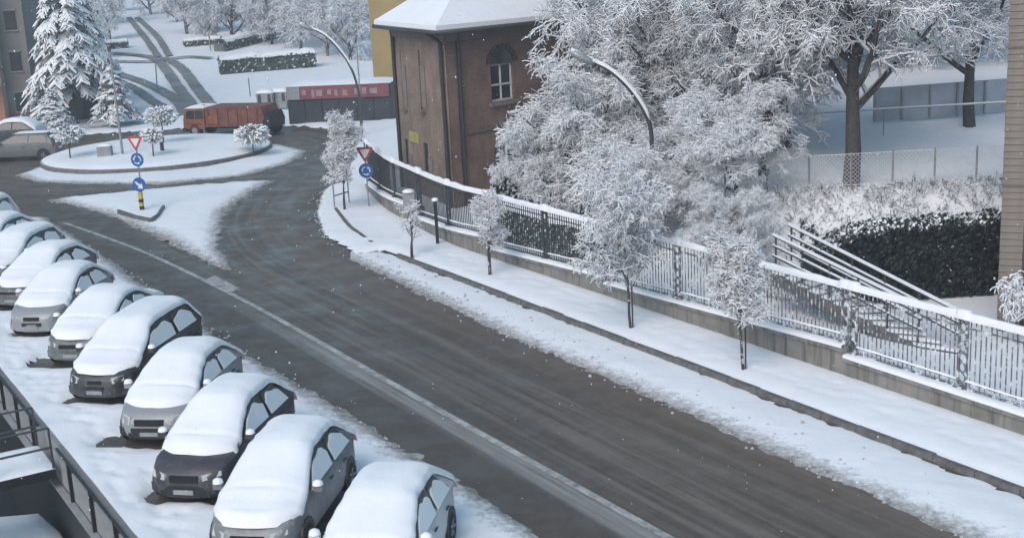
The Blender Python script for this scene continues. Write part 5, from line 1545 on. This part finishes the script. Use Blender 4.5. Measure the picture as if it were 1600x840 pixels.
for i in range(K):
    f = (i + .5) / K; p = r1a.lerp(r1b, f); q = r2a.lerp(r2b, f); z = min(p.z, q.z) - 1.02
    dd = (r1b - r1a) / K
    mb = MB(); mb.prism([Vector((v.x, v.y, z)) - SO for v in (p - dd * .5, p + dd * .5, q + dd * .5, q - dd * .5)], (0, 0, -.35)); so = mb.build('step', 'kerb', stt)
    mb = MB(); mb.prism([Vector((v.x, v.y, z + .004)) - SO for v in (p - dd * .46, p + dd * .42, q + dd * .42, q - dd * .46)], (0, 0, .07)); mb.build('step_snow', 'snow', so)

# ------------------------------------------------------------------ stone building at the right edge
q0 = at(1557, 512); rb = thing('stone_building', 'stone-clad building corner with a brown downpipe at the right edge', 'building', q0, R_(-25))
mb = MB(); mb.box((3.2, 3.0, 4.2), (6.4, 5.9, 9.4)); mb.build('wall', 'stone_dark', rb)
bl_d = None; z = -.2; rg = random.Random(2)
while z < 8.8:
    hgt = .17 if not (abs(z - 3.6) < .1 or abs(z - 6.98) < .1) else .17
    for (x, w_) in ((.27, .54),):
        if bl_d is None:
            mb = MB(); mb.box((0, 0, 0), (.54, .12, .158)); o = mb.build('stone_block', 'stone', rb); bl_d = o.data
        else: o = put('stone_block', bl_d, rb)
        o.location = (x + rg.uniform(-.004, .004), -.01 + rg.uniform(-.006, .006), z + .085)
    z += .17
for z_ in (3.72, 7.12):
    mb = MB(); mb.box((.28, -.03, z_), (.60, .15, .05)); mb.build('ledge', 'stone_dark', rb)
mb = MB(); mb.tube([(.66, -.02, -.2), (.66, -.02, 8.9)], .065, 8); mb.build('downpipe', 'brown_pipe', rb)
for z_ in (1.0, 3.0, 5.0, 7.0):
    mb = MB(); mb.box((2.2, .02, z_ + .4), (1.0, .08, 1.4)); wo = mb.build('window', 'glass', rb)
    mb = MB(); mb.box((2.2, -.04, z_ - .36), (1.2, .14, .08)); mb.build('sill', 'stone', wo)
def px_plant(label, px, py, Y, h, seed):
    b = ground(atY(px, py, Y).x, Y); spec = dict(H=h, spread=.55, r0=.03, limbs=9, sub=(5, 4, 3), droop=.6, up=.9, twig_len=.2, seed=seed)
    return make_tree('shrub', label, 'shrub', b, spec, snow=.03, wmin=.02)
px_plant('slim snowy shrub in front of the stone building at the right edge', 1592, 520, 30.5, 2.4, 91)

# shrub between the brick building and the fence
sb = hedge('dark evergreen shrub below the arched window behind the fence', ground(-.6, 47.6), ground(2.6, 45.6), 1.4, 1.0, 2600, 'leaf_dark', .08, .15, .5, 15, name='shrub', capped=False, rough=.25); sb['category'] = 'shrub'
sb = hedge('low hedge behind the dark iron fence bays left of the lamp', ground(-.6, 44.4), ground(3.6, 38.2), 1.15, .6, 2600, 'leaf_grey', .06, .12, .55, 16)

# dark gate post and box at the gap in the fence
b = at(684, 382, .1); gp = thing('gate_post', 'dark iron post with a snow ball cap in front of the fence', 'post', b)
mb = MB(); mb.box((0, 0, .75), (.11, .11, 1.6)); mb.build('post', 'black', gp)
mb = MB(); mb.lathe((0, 0, 1.55), [(.10, 0), (.125, .04), (.09, .10), (0, .12)], 10); mb.build('snow_cap', 'snow', gp, smooth=True)
b = at(652, 352, .1); gb_ = thing('letter_box', 'small pale meter box with snow on it at the bend of the fence', 'box', wall_pt(43.2, -.05, 0))
mb = MB(); mb.box((0, 0, 1.0), (.45, .3, .7)); mb.build('body', 'plate_grey', gb_); mb = MB(); mb.box((0, 0, .33), (.12, .12, .7)); mb.build('leg', 'iron', gb_)
mb = MB(); mb.lathe((0, 0, 1.35), [(.24, 0), (.23, .05), (.13, .10), (0, .11)], 12); mb.build('snow_cap', 'snow', gb_, smooth=True)
# short railing by the crossing at the end of the pavement
b = at(523, 325, .1); gr = thing('crossing_rail', 'short pedestrian railing under the young tree at the end of the pavement', 'railing', b, R_(60))
for x in (0, 1.0):
    mb = MB(); mb.tube([(x, 0, -.1), (x, 0, 1.0)], .03, 7); mb.build('post', 'galv', gr)
for z_ in (1.0, .5):
    mb = MB(); mb.tube([(0, 0, z_), (1.0, 0, z_)], .03, 7); mb.build('rail', 'galv', gr)

# ------------------------------------------------------------------ edge of the parking place: retaining wall, panels, landing
pw = thing('retaining_wall', 'retaining edge of the parking place with grey panels and dark posts', 'wall', P(20, 5))
PO = Vector(pw.location)
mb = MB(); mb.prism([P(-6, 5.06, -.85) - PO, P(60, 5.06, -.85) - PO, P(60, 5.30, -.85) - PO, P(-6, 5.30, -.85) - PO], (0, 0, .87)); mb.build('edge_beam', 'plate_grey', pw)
mb = MB(); mb.prism([P(-6, 5.14, -4.4) - PO, P(60, 5.14, -4.4) - PO, P(60, 5.29, -4.4) - PO, P(-6, 5.29, -4.4) - PO], (0, 0, 3.6)); mb.build('lower_wall', 'black', pw)  # painted black to stand in for the deep shade of the void below the edge
s_ = 14.0; pdta = None; pnl = None
while s_ < 42:
    if not (27.6 < s_ + .9 < 29.6):
        if pnl is None:
            mb = MB(); mb.box((0, 0, 0), (1.62, .05, .62)); o = mb.build('panel', 'plate_grey', pw); pnl = o.data
            mb = MB(); mb.box((0, 0, 0), (.07, .07, .95)); o2 = mb.build('post', 'black', pw); pdta = o2.data
        else: o = put('panel', pnl, pw); o2 = put('post', pdta, pw)
        o.location = P(s_ + .9, 5.025, -.42) - PO; o2.location = P(s_, 4.97, -.36) - PO
        o.rotation_euler = o2.rotation_euler = (0, 0, math.atan2(AX[1], AX[0]))
    s_ += 1.8
mb = MB(); mb.bar(P(8, 4.97, .10) - PO, P(27.6, 4.97, .10) - PO, .05, .05); mb.build('handrail', 'black', pw)
mb = MB(); mb.bar(P(29.4, 4.97, .10) - PO, P(46, 4.97, .10) - PO, .05, .05); mb.build('handrail', 'black', pw)
mb = MB(); mb.bar(P(8, 4.93, -.80) - PO, P(46, 4.93, -.80) - PO, .14, .06); mb.build('ledge', 'plate_grey', pw)
mb = MB(); mb.add([P(-6, -45, -3.9), P(58, -45, -3.9), P(58, 5.16, -3.9), P(-6, 5.16, -3.9)], [(0, 1, 2, 3)]); struct(mb.build('yard', 'black', fix=False))  # black sheet over the yard floor, the dark of the void put into its colour
# landing
ld = thing('landing', 'snow-covered metal landing with railings reaching the parking edge at the lower left', 'landing', P(28.4, 4.9))
LO = Vector(ld.location)
c4_ = [P(27.5, 4.88, -.3), P(29.2, 4.88, -.3), P(29.2, .5, -.3), P(27.5, .5, -.3)]
mb = MB(); mb.prism([p - LO for p in c4_], (0, 0, -.20)); mb.build('deck', 'black', ld)
mb = MB(); g = []
for i in range(8):
    for j in range(20):
        e = 1 if 0 < i < 7 and 0 < j < 19 else 0
        g.append(P(27.5 + 1.7 * i / 7, .5 + 4.38 * j / 19, -.295 + e * (.10 + .02 * float(wob(i, j, 2, 3)))) - LO)
mb.grid(g, 8, 20); mb.build('deck_snow', 'snow', ld, smooth=True)
for sx in (27.55, 29.15):
    for z_ in (.62, .18):
        mb = MB(); mb.tube([P(sx, 4.85, z_) - LO, P(sx, .5, z_) - LO], .026, 7); mb.build('rail', 'iron', ld)
    for n_ in (4.85, 3.6, 2.35, 1.1):
        mb = MB(); mb.tube([P(sx, n_, -.3) - LO, P(sx, n_, .62) - LO], .026, 7); mb.build('post', 'iron', ld)
# canopy roof below
cc = [at(-120, 822, -2.4), at(62, 806, -2.4), at(96, 836, -2.4), at(150, 930, -2.4), at(-120, 960, -2.4)]
cn = thing('canopy', 'snow-covered lower roof in the yard at the bottom left corner', 'roof', cc[1])
CO = Vector(cn.location)
mb = MB(); mb.prism([p - CO for p in cc], (0, 0, -.22)); mb.build('slab', 'black', cn)
mb = MB(); mid_ = sum((p - CO for p in cc), Vector()) / len(cc); g = []
for r_, dz in ((1.0, .004), (.985, .08), (.94, .13), (.7, .15), (.35, .16), (.02, .16)):
    for q in range(41):
        e = q / 40 * len(cc); i = int(e) % len(cc); p = (cc[i].lerp(cc[(i + 1) % len(cc)], e - int(e))) - CO
        v = mid_ + (p - mid_) * r_; g.append(v + Vector((0, 0, dz * (1 + .15 * float(wob(v.x, v.y, .8, 3))))))
mb.grid(g, 6, 41); mb.build('roof_snow', 'snow', cn, smooth=True)

# lumps of slush thrown up along the snow edges
rg = random.Random(44); mb = MB()
def lump(p, r):
    k = 6; top = p + Vector((rg.uniform(-.2, .2) * r, rg.uniform(-.2, .2) * r, r * rg.uniform(.5, .9)))
    ring0 = [p + Vector((math.cos(6.283 * i / k) * r * rg.uniform(.8, 1.3), math.sin(6.283 * i / k) * r * rg.uniform(.7, 1.1), -.02)) for i in range(k)]
    ring1 = [q.lerp(p, .35) + Vector((0, 0, r * rg.uniform(.35, .6))) for q in ring0]
    mb.add(ring0 + ring1 + [top], [(i, (i + 1) % k, k + (i + 1) % k, k + i) for i in range(k)] + [(k + i, k + (i + 1) % k, 2 * k) for i in range(k)])
bl_ = [(s_, n_) for s_, n_ in BANK if s_ < 60]
for i in range(520):
    s_ = rg.uniform(10, 55); n_ = float(np.interp(s_, [p[0] for p in bl_], [p[1] for p in bl_])) + (abs(rg.gauss(0, .5)) - .02 if rg.random() < .9 else -rg.uniform(0, .35))
    if s_ < 38 and n_ > 18.6: continue
    lump(P(s_, n_, .02 + .05 * min(1, max(0, n_ - 16.8))), rg.uniform(.014, .042) * (1.6 if rg.random() < .08 else 1))
for i in range(200):
    s_ = rg.uniform(12, 50); lump(P(s_, 10.9 - abs(rg.gauss(0, .3)) + .1, .03), rg.uniform(.018, .05))
tag(mb.build('slush_lumps', 'slush', smooth=True, fix=False), 'small lumps of dirty slush along the snow edges of the road', 'slush', kind='stuff')

# ------------------------------------------------------------------ falling snow
rg = np.random.RandomState(6)
nf = 2600
Yf = 9 + 51 * rg.rand(nf) ** 0.7
Xf = (rg.rand(nf) - .5) * Yf * 0.95
Zf = CAM_H - Yf * math.tan(PITCH) + (rg.rand(nf) - .5) * Yf * 0.55
ok = (Zf > 0.3) & (Zf < 13); Xf, Yf, Zf = Xf[ok], Yf[ok], Zf[ok]
r = 0.005 + 0.006 * rg.rand(len(Xf))
dirs = np.array([(1, 0, 0), (-1, 0, 0), (0, 1, 0), (0, -1, 0), (0, 0, 1.2), (0, 0, -1.2)])
V = (np.stack([Xf, Yf, Zf], 1)[:, None, :] + dirs[None] * r[:, None, None]).reshape(-1, 3)
tf = np.array([(0, 2, 4), (2, 1, 4), (1, 3, 4), (3, 0, 4), (2, 0, 5), (1, 2, 5), (3, 1, 5), (0, 3, 5)])
F = (np.arange(len(Xf))[:, None, None] * 6 + tf[None]).reshape(-1, 3)
tag(put('snowflakes', np_mesh('snowflakes', V, F, 'twig_snow')), 'snowflakes falling through the air over the street', 'snow', kind='stuff')

# ------------------------------------------------------------------ haze of the falling snow
HAZE = 0.0023
if HAZE > 0:
    Hm = bpy.data.materials.new('haze'); Hm.use_nodes = True
    t = Hm.node_tree; t.nodes.clear()
    ou = t.nodes.new('ShaderNodeOutputMaterial'); pvn = t.nodes.new('ShaderNodeVolumePrincipled')
    pvn.inputs['Density'].default_value = HAZE
    pvn.inputs['Color'].default_value = (0.86, 0.90, 0.96, 1)
    pvn.inputs['Anisotropy'].default_value = 0.2
    t.links.new(pvn.outputs[0], ou.inputs['Volume'])
    mb = MB(); mb.box((0, 200, 22), (760, 640, 56))
    me = mb.build('haze', Hm); me['kind'] = 'stuff'; me['label'] = 'pale haze of the falling snow over the street and hill'
